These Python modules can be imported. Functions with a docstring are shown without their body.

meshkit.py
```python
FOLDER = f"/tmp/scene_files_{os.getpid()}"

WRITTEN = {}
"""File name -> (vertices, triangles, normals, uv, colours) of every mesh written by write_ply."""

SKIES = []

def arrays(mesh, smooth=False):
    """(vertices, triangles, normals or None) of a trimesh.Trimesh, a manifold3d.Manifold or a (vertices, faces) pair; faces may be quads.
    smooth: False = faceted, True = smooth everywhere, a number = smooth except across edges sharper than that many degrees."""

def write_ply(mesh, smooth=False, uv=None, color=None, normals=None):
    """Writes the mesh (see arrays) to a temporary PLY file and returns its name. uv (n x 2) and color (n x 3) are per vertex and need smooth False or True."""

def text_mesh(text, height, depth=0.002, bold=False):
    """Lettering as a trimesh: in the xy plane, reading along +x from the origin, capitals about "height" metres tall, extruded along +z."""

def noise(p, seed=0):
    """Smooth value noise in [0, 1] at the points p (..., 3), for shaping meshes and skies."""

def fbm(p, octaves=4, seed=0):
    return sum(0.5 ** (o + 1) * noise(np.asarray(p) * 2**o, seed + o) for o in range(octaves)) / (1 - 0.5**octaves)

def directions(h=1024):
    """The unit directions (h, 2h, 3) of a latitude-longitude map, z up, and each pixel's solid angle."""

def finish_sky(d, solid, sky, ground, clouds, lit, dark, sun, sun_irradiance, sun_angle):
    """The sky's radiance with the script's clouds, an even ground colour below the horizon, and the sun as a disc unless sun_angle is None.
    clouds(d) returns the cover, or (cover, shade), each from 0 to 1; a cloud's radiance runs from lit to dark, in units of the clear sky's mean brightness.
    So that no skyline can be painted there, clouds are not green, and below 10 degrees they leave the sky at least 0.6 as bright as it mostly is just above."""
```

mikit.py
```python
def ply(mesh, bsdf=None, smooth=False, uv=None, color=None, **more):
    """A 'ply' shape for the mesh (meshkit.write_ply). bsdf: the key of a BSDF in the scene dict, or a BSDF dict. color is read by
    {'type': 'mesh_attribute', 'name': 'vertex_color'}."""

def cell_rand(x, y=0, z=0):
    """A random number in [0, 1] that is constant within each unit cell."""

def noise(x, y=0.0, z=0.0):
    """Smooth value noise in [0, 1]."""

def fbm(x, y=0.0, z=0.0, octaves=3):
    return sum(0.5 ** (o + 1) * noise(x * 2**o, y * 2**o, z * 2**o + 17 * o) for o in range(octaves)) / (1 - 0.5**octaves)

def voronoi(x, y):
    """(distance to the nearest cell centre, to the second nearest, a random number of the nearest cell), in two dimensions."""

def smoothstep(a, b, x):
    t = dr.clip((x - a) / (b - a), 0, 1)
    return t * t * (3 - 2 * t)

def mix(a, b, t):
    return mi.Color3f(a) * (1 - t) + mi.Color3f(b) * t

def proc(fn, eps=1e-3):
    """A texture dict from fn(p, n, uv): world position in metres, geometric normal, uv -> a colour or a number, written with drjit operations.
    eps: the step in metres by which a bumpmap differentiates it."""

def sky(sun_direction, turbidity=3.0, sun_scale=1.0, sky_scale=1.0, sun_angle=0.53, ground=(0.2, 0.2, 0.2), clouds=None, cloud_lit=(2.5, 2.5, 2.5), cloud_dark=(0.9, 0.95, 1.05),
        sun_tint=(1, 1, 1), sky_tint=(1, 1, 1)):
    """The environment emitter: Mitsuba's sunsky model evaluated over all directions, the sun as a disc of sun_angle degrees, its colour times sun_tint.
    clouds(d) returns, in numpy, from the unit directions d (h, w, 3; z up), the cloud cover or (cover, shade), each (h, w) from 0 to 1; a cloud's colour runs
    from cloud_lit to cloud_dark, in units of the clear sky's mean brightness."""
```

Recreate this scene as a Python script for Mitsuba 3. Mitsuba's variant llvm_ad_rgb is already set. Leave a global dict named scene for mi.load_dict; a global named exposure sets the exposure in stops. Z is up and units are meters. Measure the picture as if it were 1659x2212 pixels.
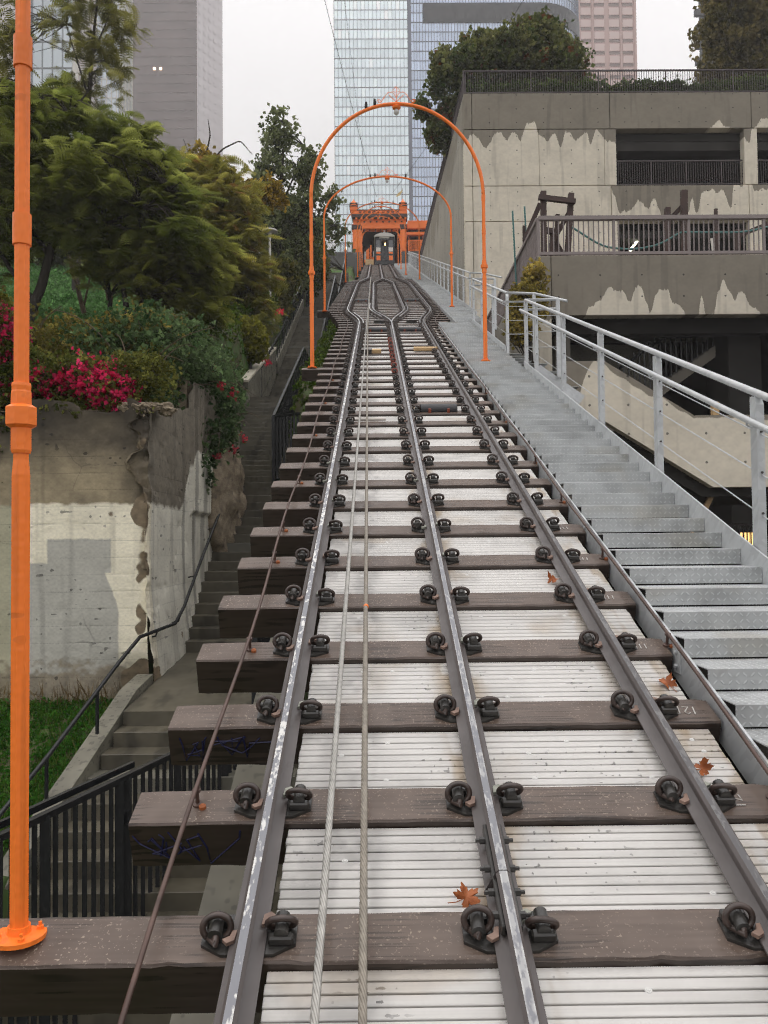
import math, random
import numpy as np, trimesh, drjit as dr, mitsuba as mi, mikit, meshkit
from mikit import noise, fbm, voronoi, cell_rand, smoothstep, mix
T = mi.ScalarTransform4f
scene, labels = {}, {}
rnd = random.Random(7); rng = np.random.default_rng(11)

# ---------------------------------------------------------------- camera, sky, air, exposure
PITCH, ROLL, YAW = math.radians(1.8), 0.0095, math.radians(0.4502)
fw = np.array([math.sin(YAW)*math.cos(PITCH), math.cos(YAW)*math.cos(PITCH), math.sin(PITCH)])
r0 = np.cross(fw, [0, 0, 1.0]); r0 /= np.linalg.norm(r0)
upv = np.cross(r0, fw)*math.cos(ROLL) + r0*math.sin(ROLL)
scene['camera'] = {'type': 'perspective', 'fov': math.degrees(2*math.atan(829.5/1790)), 'fov_axis': 'x', 'near_clip': 0.05, 'far_clip': 3000.0,
                   'to_world': T().look_at(origin=[0, 0, 0], target=fw.tolist(), up=upv.tolist()), 'medium': {'type': 'ref', 'id': 'fog_air'}}
exposure = 1.92
scene['sky'] = mikit.sky([-0.25, -0.15, 0.95], turbidity=4, sun_scale=0.05, sun_angle=40, clouds=lambda d: (1.0, np.clip(1.0-np.maximum(d[..., 2], 0)**1.3+0.20*(meshkit.fbm(d*3.0, 4)-0.5), 0, 1)),
                         cloud_lit=(4.30, 4.22, 4.24), cloud_dark=(1.45, 1.41, 1.425), ground=(0.14, 0.14, 0.13))
scene['fog_air'] = {'type': 'homogeneous', 'albedo': {'type': 'rgb', 'value': [0.95, 0.95, 0.955]}, 'sigma_t': {'type': 'rgb', 'value': [0.0008]*3}}

# ---------------------------------------------------------------- helpers
G = 0.36375                      # the grade of the incline
SC = 1/math.sqrt(1+G*G); SS = G*SC
TIE_H, RUN = 2.20, 0.597
def slope_m(s, x=0.0, n=0.0, H=TIE_H):
    "matrix of a frame lying on the incline: x across, y up along the track, z square to it"
    return np.array([[1, 0, 0, x], [0, SC, -SS, s*SC-n*SS], [0, SS, SC, -H+s*SS+n*SC], [0, 0, 0, 1.0]])
def on_slope(v, H=TIE_H):
    v = np.asarray(v, float); return np.stack([v[:, 0], v[:, 1]*SC-v[:, 2]*SS, -H+v[:, 1]*SS+v[:, 2]*SC], 1)
def shift(x=0, y=0, z=0, rz=0.0, s=1.0):
    c, q = math.cos(rz)*s, math.sin(rz)*s
    return np.array([[c, -q, 0, x], [q, c, 0, y], [0, 0, s, z], [0, 0, 0, 1.0]])

class MB:
    def __init__(self): self.v, self.f, self.n = [], [], 0
    def add(self, v, f):
        v = np.asarray(v, float); f = np.asarray(f, int)
        if f.shape[1] == 4: f = np.vstack([f[:, [0, 1, 2]], f[:, [0, 2, 3]]])
        self.v.append(v); self.f.append(f+self.n); self.n += len(v); return self
    def box(self, x0, y0, z0, x1, y1, z1):
        x = [x0, x1]; y = [y0, y1]; z = [z0, z1]
        v = [[x[i], y[j], z[k]] for i in (0, 1) for j in (0, 1) for k in (0, 1)]
        return self.add(v, [[0, 1, 3, 2], [4, 6, 7, 5], [0, 4, 5, 1], [2, 3, 7, 6], [0, 2, 6, 4], [1, 5, 7, 3]])
    def cbox(self, x0, y0, z0, x1, y1, z1, c=0.01):
        pts = []
        for a in (x0, x1):
            for b in (y0, y1):
                for d in (z0, z1):
                    sa, sb, sd = (c if a == x0 else -c), (c if b == y0 else -c), (c if d == z0 else -c)
                    pts += [[a, b+sb, d+sd], [a+sa, b, d+sd], [a+sa, b+sb, d]]
        h = trimesh.convex.convex_hull(np.array(pts)); return self.add(h.vertices, h.faces)
    def beam(self, p, q, w, h, up=(0, 0, 1)):
        p = np.asarray(p, float); q = np.asarray(q, float); d = q-p; d /= np.linalg.norm(d)
        a = np.cross(d, up)
        if np.linalg.norm(a) < 1e-6: a = np.cross(d, [1.0, 0, 0])
        a /= np.linalg.norm(a); b = np.cross(a, d)
        v = [e+a*i*w/2+b*j*h/2 for e in (p, q) for i in (-1, 1) for j in (-1, 1)]
        return self.add(v, [[0, 1, 3, 2], [4, 6, 7, 5], [0, 4, 5, 1], [2, 3, 7, 6], [0, 2, 6, 4], [1, 5, 7, 3]])
    def tube(self, pts, r, sides=8, cap=True, rot=0.0):
        p = np.asarray(pts, float); n = len(p)
        t = np.gradient(p, axis=0); t /= np.linalg.norm(t, axis=1, keepdims=True)+1e-12
        r = np.broadcast_to(np.asarray(r, float), (n,))
        a = np.cross(t[0], [0, 0, 1.0] if abs(t[0, 2]) < 0.9 else [1.0, 0, 0]); A = []
        for i in range(n):
            a = a-t[i]*(a@t[i]); a = a/(np.linalg.norm(a)+1e-12); A.append(a)
        A = np.array(A); B = np.cross(t, A); g = np.arange(sides)*2*np.pi/sides+rot
        v = p[:, None]+r[:, None, None]*(np.cos(g)[None, :, None]*A[:, None]+np.sin(g)[None, :, None]*B[:, None])
        return self.loftgrid(v, cap)
    def loftgrid(self, v, cap=True):
        n, s = v.shape[:2]; i, j = np.meshgrid(np.arange(n-1), np.arange(s), indexing='ij'); k = (j+1) % s
        f = np.stack([i*s+j, i*s+k, (i+1)*s+k, (i+1)*s+j], -1).reshape(-1, 4)
        f = np.vstack([f[:, [0, 1, 2]], f[:, [0, 2, 3]]])
        if cap:
            e = np.array([[0, q+1, q] for q in range(1, s-1)]); f = np.vstack([f, e, e[:, ::-1]+(n-1)*s])
        return self.add(v.reshape(-1, 3), f)
    def lathe(self, prof, c=(0, 0, 0), sides=20, rot=0.0):
        g = np.arange(sides)*2*np.pi/sides+rot
        v = np.array([[[c[0]+r*math.cos(a), c[1]+r*math.sin(a), c[2]+z] for a in g] for r, z in prof]); return self.loftgrid(v)
    def grid(self, v):
        a, b = v.shape[:2]; i, j = np.meshgrid(np.arange(a-1), np.arange(b-1), indexing='ij')
        return self.add(v.reshape(-1, 3), np.stack([i*b+j, (i+1)*b+j, (i+1)*b+j+1, i*b+j+1], -1).reshape(-1, 4))
    def prism(self, poly, fn, d):
        "extrudes the 2-D polygon by d along the third axis, then maps with fn"
        from shapely.geometry import Polygon
        m = trimesh.creation.extrude_polygon(Polygon(poly), d, engine='earcut'); return self.add(fn(np.array(m.vertices)), m.faces)
    def map(self, fn): self.v = [fn(np.vstack(self.v))] if self.v else []; return self
    def mesh(self): return np.vstack(self.v), np.vstack(self.f)

def uniq(key):
    if key not in scene and key not in labels: return key
    i = 1
    while f'{key}_{i:03d}' in scene or f'{key}_{i:03d}' in labels: i += 1
    return f'{key}_{i:03d}'
counts = {}
def fresh(key):
    n = counts.get(key, 0); counts[key] = n+1
    return key if n == 0 else f'{key}_{n:03d}'
def thing(name, label, cat, group=None):
    k = fresh(name); labels[k] = {'label': label, 'category': cat}
    if group: labels[k]['group'] = group
    return k
def put(name, mb, bsdf, parent=None, smooth=False, m=None, label=None, kind=None, color=None):
    key = fresh((parent+'__' if parent else '')+name)
    d = mb if isinstance(mb, dict) else mikit.ply(mb.mesh() if isinstance(mb, MB) else mb, bsdf, smooth=smooth, color=color)
    if isinstance(mb, dict) and bsdf is not None: d = {**mb, 'bsdf': {'type': 'ref', 'id': bsdf}}
    if m is not None: d = {**d, 'to_world': T(np.asarray(m, float))}
    scene[key] = d
    if label or kind:
        labels.setdefault(key, {})
        if label: labels[key]['label'] = label
        if kind: labels[key]['kind'] = kind
    return key
def solo(name, mb, bsdf, label, cat, group=None, smooth=False, m=None, kind=None, color=None):
    key = fresh(name); scene[key] = mb if isinstance(mb, dict) else mikit.ply(mb.mesh() if isinstance(mb, MB) else mb, bsdf, smooth=smooth, color=color)
    if m is not None: scene[key] = {**scene[key], 'to_world': T(np.asarray(m, float))}
    labels[key] = {'label': label, 'category': cat}
    if group: labels[key]['group'] = group
    if kind: labels[key]['kind'] = kind
    return key
def struct(name, mb, bsdf, label=None, smooth=False, kind='structure', color=None):
    key = fresh(name); scene[key] = mikit.ply(mb.mesh() if isinstance(mb, MB) else mb, bsdf, smooth=smooth, color=color)
    labels[key] = {'kind': kind}
    if label: labels[key]['label'] = label
    return key

# ---------------------------------------------------------------- materials
def N3(p, s, o=3): return fbm(p.x*s, p.y*s, p.z*s, o)
def n3(p, s): return noise(p.x*s, p.y*s, p.z*s)
def rgb(*c): return {'type': 'rgb', 'value': list(c)}
def prin(name, color, rough=0.6, metallic=0.0, spec=0.5, bump=None, scale=1.0, eps=1e-3, two=True):
    b = {'type': 'principled', 'base_color': mikit.proc(color) if callable(color) else rgb(*color), 'roughness': mikit.proc(rough) if callable(rough) else rough, 'metallic': metallic, 'specular': spec}
    if bump: b = {'type': 'bumpmap', 'arbitrary': mikit.proc(bump, eps), 'scale': scale, 'bsdf': b}
    scene[name] = {'type': 'twosided', 'bsdf': b} if two else b
def flat(c, amt=0.18, s=6.0):
    return lambda p, n, uv: mi.Color3f(c)*(1-amt+2*amt*N3(p, s))
def tie_col(p, n, uv):
    g = noise(p.x*5, (p.y+p.z*0.3)*70, p.z*70); q = N3(p, 3.0); up = smoothstep(0.55, 0.85, n.z*SC-n.y*SS)
    fl = 0.55*noise(p.x*130, p.y*130, p.z*130)+0.45*noise(p.x*260, p.y*260, p.z*260); fleck = smoothstep(0.64, 0.80, fl)*smoothstep(0.36, 0.66, N3(p, 2.2))
    c = mix((0.024, 0.016, 0.012), (0.056, 0.039, 0.031), 0.4*g+0.7*q-0.05)
    topside = mix((0.064, 0.042, 0.031), (0.156, 0.116, 0.093), 0.35*g+0.55*q+0.45*N3(p, 11)-0.2)  # lighter brown for upward faces; the sides keep the darker mix
    return mix(mix(c, topside, up), (0.40, 0.33, 0.26), fleck*0.6*up)*(1-0.5*smoothstep(0.62, 0.70, noise(p.x*4, (p.y+p.z)*150, 7.0))*smoothstep(0.45, 0.6, N3(p, 5)))
prin('wet_tie', tie_col, lambda p, n, uv: 0.24+0.30*N3(p, 9), spec=0.55, bump=lambda p, n, uv: 0.0016*noise(p.x*9, p.y*120, p.z*120)+0.0014*n3(p, 60)+0.003*N3(p, 6), eps=0.002)
def rail_col(p, n, uv):
    q = (p.y*SC+(p.z+TIE_H)*SS)
    w = 0.45*fbm(p.x*95, q*38, 1.0)+0.35*fbm(p.x*40, q*13, 5.0)+0.2*noise(q*4.5, p.x)
    left, mid = 1-smoothstep(-0.2, 0.1, p.x), smoothstep(-0.1, 0.2, p.x)*(1-smoothstep(0.7, 0.9, p.x))
    flake = smoothstep(0.47, 0.60, w)*(left*0.85+mid*0.25+0.10)
    edge = smoothstep(0.006, 0.012, dr.abs(p.x-dr.select(p.x < 0, -0.41, dr.select(p.x < 0.8, 0.40, 1.215))))*smoothstep(0.35, 0.6, noise(q*22, 3.0))*mid*0.3
    top = mix(mix((0.085, 0.082, 0.085), (0.20, 0.205, 0.225), left+mid), (0.66, 0.66, 0.63), dr.minimum(flake+edge, 1.0)); side = mix((0.060, 0.050, 0.047), (0.115, 0.10, 0.097), N3(p, 6))
    return mix(side, top, smoothstep(0.78, 0.9, n.z*SC-n.y*SS)*smoothstep(0.085, 0.092, (p.z+TIE_H-G*p.y)*SC))
prin('rail_steel', rail_col, lambda p, n, uv: 0.22+0.28*N3(p, 20), spec=0.6)
prin('clip_iron', lambda p, n, uv: mix((0.018, 0.014, 0.012), (0.085, 0.058, 0.049), N3(p, 45)), 0.32, spec=0.6)
prin('clip_red', lambda p, n, uv: mix((0.20, 0.035, 0.02), (0.33, 0.07, 0.04), N3(p, 30)), 0.4)
prin('plate_iron', lambda p, n, uv: mix((0.014, 0.014, 0.014), (0.05, 0.047, 0.042), N3(p, 30)), 0.32, spec=0.6)
prin('insulator_pink', flat((0.25, 0.165, 0.13), 0.4, 40), 0.5)
prin('insulator_pale', flat((0.30, 0.31, 0.26), 0.5, 60), 0.5)
def deck_col(p, n, uv):
    s = (p.y*SC+(p.z+TIE_H)*SS)
    d = smoothstep(0.45, 0.8, N3(p, 3.5))*0.16+smoothstep(0.80, 0.86, n3(p, 70))*0.5*smoothstep(0.5, 0.7, n3(p, 4))
    near = lambda x: 1-smoothstep(0.05, 0.17, dr.abs(p.x-x))
    rust = (near(0.40)+near(1.215)*0.5+near(1.46)*0.8)*smoothstep(0.45, 0.7, fbm(p.x*14, s*3.5, 4.0))*0.8
    oil = (1-smoothstep(0.02, 0.11, dr.abs(p.x+0.06)))+0.8*(1-smoothstep(0.02, 0.10, dr.abs(p.x+0.19)))+0.7*near(-0.36)
    edge = fbm(p.x*3, s*50, 1.0)*0.08+0.05*noise(p.x*2.5, s*300, 3.0)+0.26*oil*smoothstep(0.35, 0.65, fbm(p.x*9, s*6, 8.0))+0.12*smoothstep(0.55, 0.8, fbm(p.x*1.5, s*7, 6.0))
    c = mi.Color3f(0.635, 0.622, 0.595)*(1-d-edge)*(0.95+0.1*noise(dr.floor(s/0.0436)*7.3, 2.0))
    rust = dr.minimum(rust+0.35*smoothstep(0.62, 0.8, fbm(p.x*2.2, s*2.6, 12.0)), 0.85)
    return mix(c, mi.Color3f(0.40, 0.31, 0.205)*(0.6+0.6*N3(p, 30)), rust)
prin('deck_alu', deck_col, lambda p, n, uv: 0.42+0.2*N3(p, 12), metallic=0.12, spec=0.4)
prin('screw_white', (0.62, 0.62, 0.60), 0.35)
prin('dark_gap', (0.012, 0.011, 0.010), 0.8)
def galv_col(p, n, uv):
    v = voronoi((p.x+p.z*0.6)*24, (p.y+p.z)*24)[2]
    return mi.Color3f(0.60, 0.625, 0.635)*(0.84+0.14*v+0.22*(N3(p, 7)-0.4))
prin('galvanised', galv_col, lambda p, n, uv: 0.40+0.18*N3(p, 30), metallic=0.4, spec=0.5)
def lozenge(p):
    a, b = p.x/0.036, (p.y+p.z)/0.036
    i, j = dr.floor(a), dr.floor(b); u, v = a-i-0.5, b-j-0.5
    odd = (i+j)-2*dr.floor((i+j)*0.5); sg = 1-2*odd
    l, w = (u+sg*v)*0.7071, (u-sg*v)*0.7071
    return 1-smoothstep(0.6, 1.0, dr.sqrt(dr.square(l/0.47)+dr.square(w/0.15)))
prin('diamond_plate', lambda p, n, uv: mi.Color3f(0.585, 0.61, 0.612)*(0.68+0.20*N3(p, 9)+0.34*lozenge(p)-0.16*smoothstep(0.45, 0.75, N3(p, 2.5))-0.10*smoothstep(0.5, 0.7, N3(p, 14)))*mix((1, 1, 1), (0.80, 0.74, 0.64), smoothstep(0.5, 0.75, N3(p, 3.7))*0.55), lambda p, n, uv: 0.42+0.2*N3(p, 25), metallic=0.35, bump=lambda p, n, uv: 0.0045*lozenge(p), eps=0.0015)  # lozenge term paints highlights on the raised pattern into the base colour
prin('cable_steel', lambda p, n, uv: mi.Color3f(0.42, 0.41, 0.38)*(0.65+0.6*N3(p, 40)), 0.38, metallic=0.45)
prin('cable_brown', lambda p, n, uv: mi.Color3f(0.30, 0.27, 0.225)*(0.6+0.6*N3(p, 40)), 0.42, metallic=0.35)
prin('pipe_rust', lambda p, n, uv: mix((0.04, 0.026, 0.022), (0.15, 0.092, 0.075), N3(p, 12)), 0.35, metallic=0.3)
prin('orange_paint', lambda p, n, uv: mi.Color3f(0.95, 0.215, 0.028)*(0.97+0.08*N3(p, 3.5)-0.05*n3(p, 60)-0.16*smoothstep(0.58, 0.75, noise(p.x*45, p.y*45, p.z*1.3))-0.25*smoothstep(0.80, 0.86, n3(p, 26))*smoothstep(0.5, 0.7, n3(p, 4))), 0.38, spec=0.45, bump=lambda p, n, uv: 0.0012*n3(p, 70), eps=0.003)
prin('orange_wall', flat((0.88, 0.19, 0.03), 0.10, 2), 0.55)
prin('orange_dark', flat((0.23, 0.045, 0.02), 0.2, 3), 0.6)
prin('maroon', flat((0.06, 0.026, 0.022), 0.2, 3), 0.6)
prin('black_paint', flat((0.012, 0.013, 0.015), 0.3, 8), 0.38, spec=0.5)
prin('chalk', (0.55, 0.53, 0.50), 0.9)
prin('ink_blue', (0.006, 0.007, 0.05), 0.55)
prin('sticker_blue', flat((0.02, 0.085, 0.19), 0.2, 20), 0.4)
prin('sticker_yellow', (0.6, 0.55, 0.2), 0.5)
def holes(a, b, da, db, r=0.028):
    u, v = a/da, b/db; u = (u-dr.floor(u)-0.5)*da; v = (v-dr.floor(v)-0.5)*db
    return 1-smoothstep(r*0.7, r*1.2, dr.sqrt(u*u+v*v))
DRY, WET = (0.68, 0.625, 0.51), (0.225, 0.20, 0.158)
def conc(p, wet, a, b, dry=DRY, da=1.2, db=0.62):
    m = N3(p, 1.3)*0.6+0.4*N3(p, 7); c = mi.Color3f(dry)*(0.78+0.42*m)
    c = mix(c, mi.Color3f(WET)*(0.80+0.42*m), wet)
    c = c*(1-0.18*smoothstep(0.55, 0.75, fbm(a*5.0, b*0.45, 2.0)))
    return c*(1-0.75*holes(a, b, da, db))*(1-0.10*N3(p, 18))
def spikes(x, s=1.0):
    big = smoothstep(0.22, 0.80, noise(x*1.25*s+3.1)); mid = noise(x*3.1*s+9.7)
    return 0.52*big+0.34*big*mid+0.10*noise(x*9*s)+0.05*noise(x*31*s)+0.06*mid
def poly(x, pts):
    out = mi.Float(pts[0][1])
    for (a, u), (b, v) in zip(pts[:-1], pts[1:]): out = dr.select(x > a, u+(v-u)*smoothstep(a, b, x), out)
    return out
def jag(x, k=1.0): return k*(0.16*(noise(x*5.3+2.0)-0.5)+0.12*(noise(x*13+7.0)-0.5)+0.07*(noise(x*37)-0.5))
UPPER = [(3.9, 17.5), (4.36, 17.79), (4.92, 17.18), (5.49, 17.92), (5.81, 17.56), (6.21, 17.83), (6.45, 17.56), (6.8, 18.28), (7.08, 18.26), (7.3, 17.75), (7.62, 17.42), (7.94, 17.87), (8.22, 17.22), (8.5, 17.93), (8.98, 17.44), (9.43, 17.83), (9.55, 17.26), (9.83, 17.96), (10.23, 17.44), (10.7, 17.35), (12.5, 17.2), (14.4, 17.5), (14.95, 18.03), (15.3, 18.36), (15.6, 18.05), (16.3, 17.6), (16.6, 17.3), (16.75, 18.0), (17.3, 18.4), (18.0, 17.7), (19, 17.6)]
LOWER = [(10.38, 15.5), (10.55, 15.0), (10.80, 14.30), (11.25, 14.34), (11.70, 14.74), (12.02, 14.48), (12.34, 14.87), (12.57, 14.3), (12.7, 13.8), (13.7, 13.8), (13.82, 14.3), (14.02, 14.95), (14.14, 14.3), (14.25, 14.3), (14.46, 15.16), (14.75, 15.1), (14.92, 15.26), (15.08, 15.03), (15.37, 15.28), (15.72, 14.38), (15.88, 15.42), (16.6, 15.5), (16.8, 15.2), (17.5, 15.2)]
FASC = [(5.0, 6.2), (5.95, 6.2), (6.15, 6.55), (6.5, 6.85), (6.71, 7.14), (7.05, 6.98), (7.3, 6.72), (7.45, 7.06), (7.62, 7.12), (7.78, 6.7), (7.86, 6.45), (8.05, 6.9), (8.2, 7.08), (8.38, 7.08), (8.5, 6.75), (8.75, 6.55), (9.0, 6.15), (9.24, 6.2), (9.36, 6.86), (9.48, 6.3), (9.68, 6.3), (9.85, 7.0), (9.98, 7.32), (10.15, 6.95), (10.3, 6.75), (10.5, 6.96), (10.8, 6.6), (11.1, 6.3), (11.6, 6.2), (14, 6.2)]
def front_wet(p):
    x, z = p.x, p.z
    up = smoothstep(-0.015, 0.03, z-poly(x, UPPER)-jag(x)); band = smoothstep(-0.015, 0.03, z-poly(x, LOWER)-jag(x))*smoothstep(-0.03, 0.03, x-10.38)
    return dr.select(z > 15.45, up, dr.select(z > 13.86, band, 0.0))
prin('garage_concrete', lambda p, n, uv: conc(p, front_wet(p), p.x+0.3, p.z), 0.75, bump=lambda p, n, uv: 0.004*N3(p, 12), eps=0.01)
def side_wet(p):
    return smoothstep(0.45, 0.62, fbm(p.y*0.9, p.z*0.35, 3.0)*0.6+0.4*smoothstep(17, 19, p.z))*0.8
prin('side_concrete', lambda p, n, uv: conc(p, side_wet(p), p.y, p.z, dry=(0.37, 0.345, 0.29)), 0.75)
def terr_wet(p): return smoothstep(-0.012, 0.022, p.z-poly(p.x, FASC)-jag(p.x, 0.8))
prin('terrace_concrete', lambda p, n, uv: conc(p, terr_wet(p), p.x+0.15, p.z-0.35), 0.7, bump=lambda p, n, uv: 0.004*N3(p, 12), eps=0.01)
def para_wet(p):
    top = dr.select(p.x < 4.75, 3.62, dr.maximum(2.48, 3.62-(p.x-4.75)*0.63))
    e = 0.42*fbm(p.x*1.6, 0.0, 0.0)-0.13+1.5*(1-smoothstep(3.8, 4.6, p.x))*(1-0.8*spikes(p.x*2.4))
    return smoothstep(-0.015, 0.02, p.z-(top-e))
prin('parapet_concrete', lambda p, n, uv: conc(p, para_wet(p), p.x, p.z, da=0.8, db=0.6), 0.72, bump=lambda p, n, uv: 0.004*N3(p, 14), eps=0.01)
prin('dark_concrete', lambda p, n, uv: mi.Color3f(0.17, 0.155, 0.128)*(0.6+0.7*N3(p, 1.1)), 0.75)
prin('shaded_concrete', lambda p, n, uv: mi.Color3f(0.028, 0.026, 0.023)*(0.6+0.7*N3(p, 1.1)), 0.85)  # concrete of the enclosed interiors, their shade painted into the colour
prin('brown_metal', flat((0.062, 0.047, 0.047), 0.2, 4), 0.45)
prin('mauve_metal', flat((0.235, 0.198, 0.190), 0.15, 3), 0.5)
prin('burnt_timber', lambda p, n, uv: mix((0.028, 0.02, 0.018), (0.075, 0.04, 0.032), N3(p, 5)), 0.7)
prin('teal_hose', (0.05, 0.16, 0.15), 0.4)
prin('wet_step', lambda p, n, uv: mi.Color3f(0.092, 0.082, 0.058)*(0.42+0.85*N3(p, 2.3)+0.25*N3(p, 16))*(1-0.45*smoothstep(0.5, 0.75, fbm(p.x*6, p.y*2, p.z*1.4))), lambda p, n, uv: 0.22+0.5*N3(p, 3), spec=0.5, bump=lambda p, n, uv: 0.003*N3(p, 30), eps=0.004)
prin('pale_step', lambda p, n, uv: mi.Color3f(0.13, 0.125, 0.10)*(0.6+0.7*N3(p, 3)), 0.4)
prin('curb_concrete', lambda p, n, uv: mi.Color3f(0.20, 0.19, 0.15)*(0.5+0.8*N3(p, 4))*(1-0.3*smoothstep(0.6, 0.8, n3(p, 30))), 0.6)
prin('white_curb', lambda p, n, uv: mi.Color3f(0.60, 0.56, 0.46)*(0.7+0.5*N3(p, 5)), 0.6)
def boards(z): b = z/0.205; return dr.abs(b-dr.floor(b)-0.5)
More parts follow.
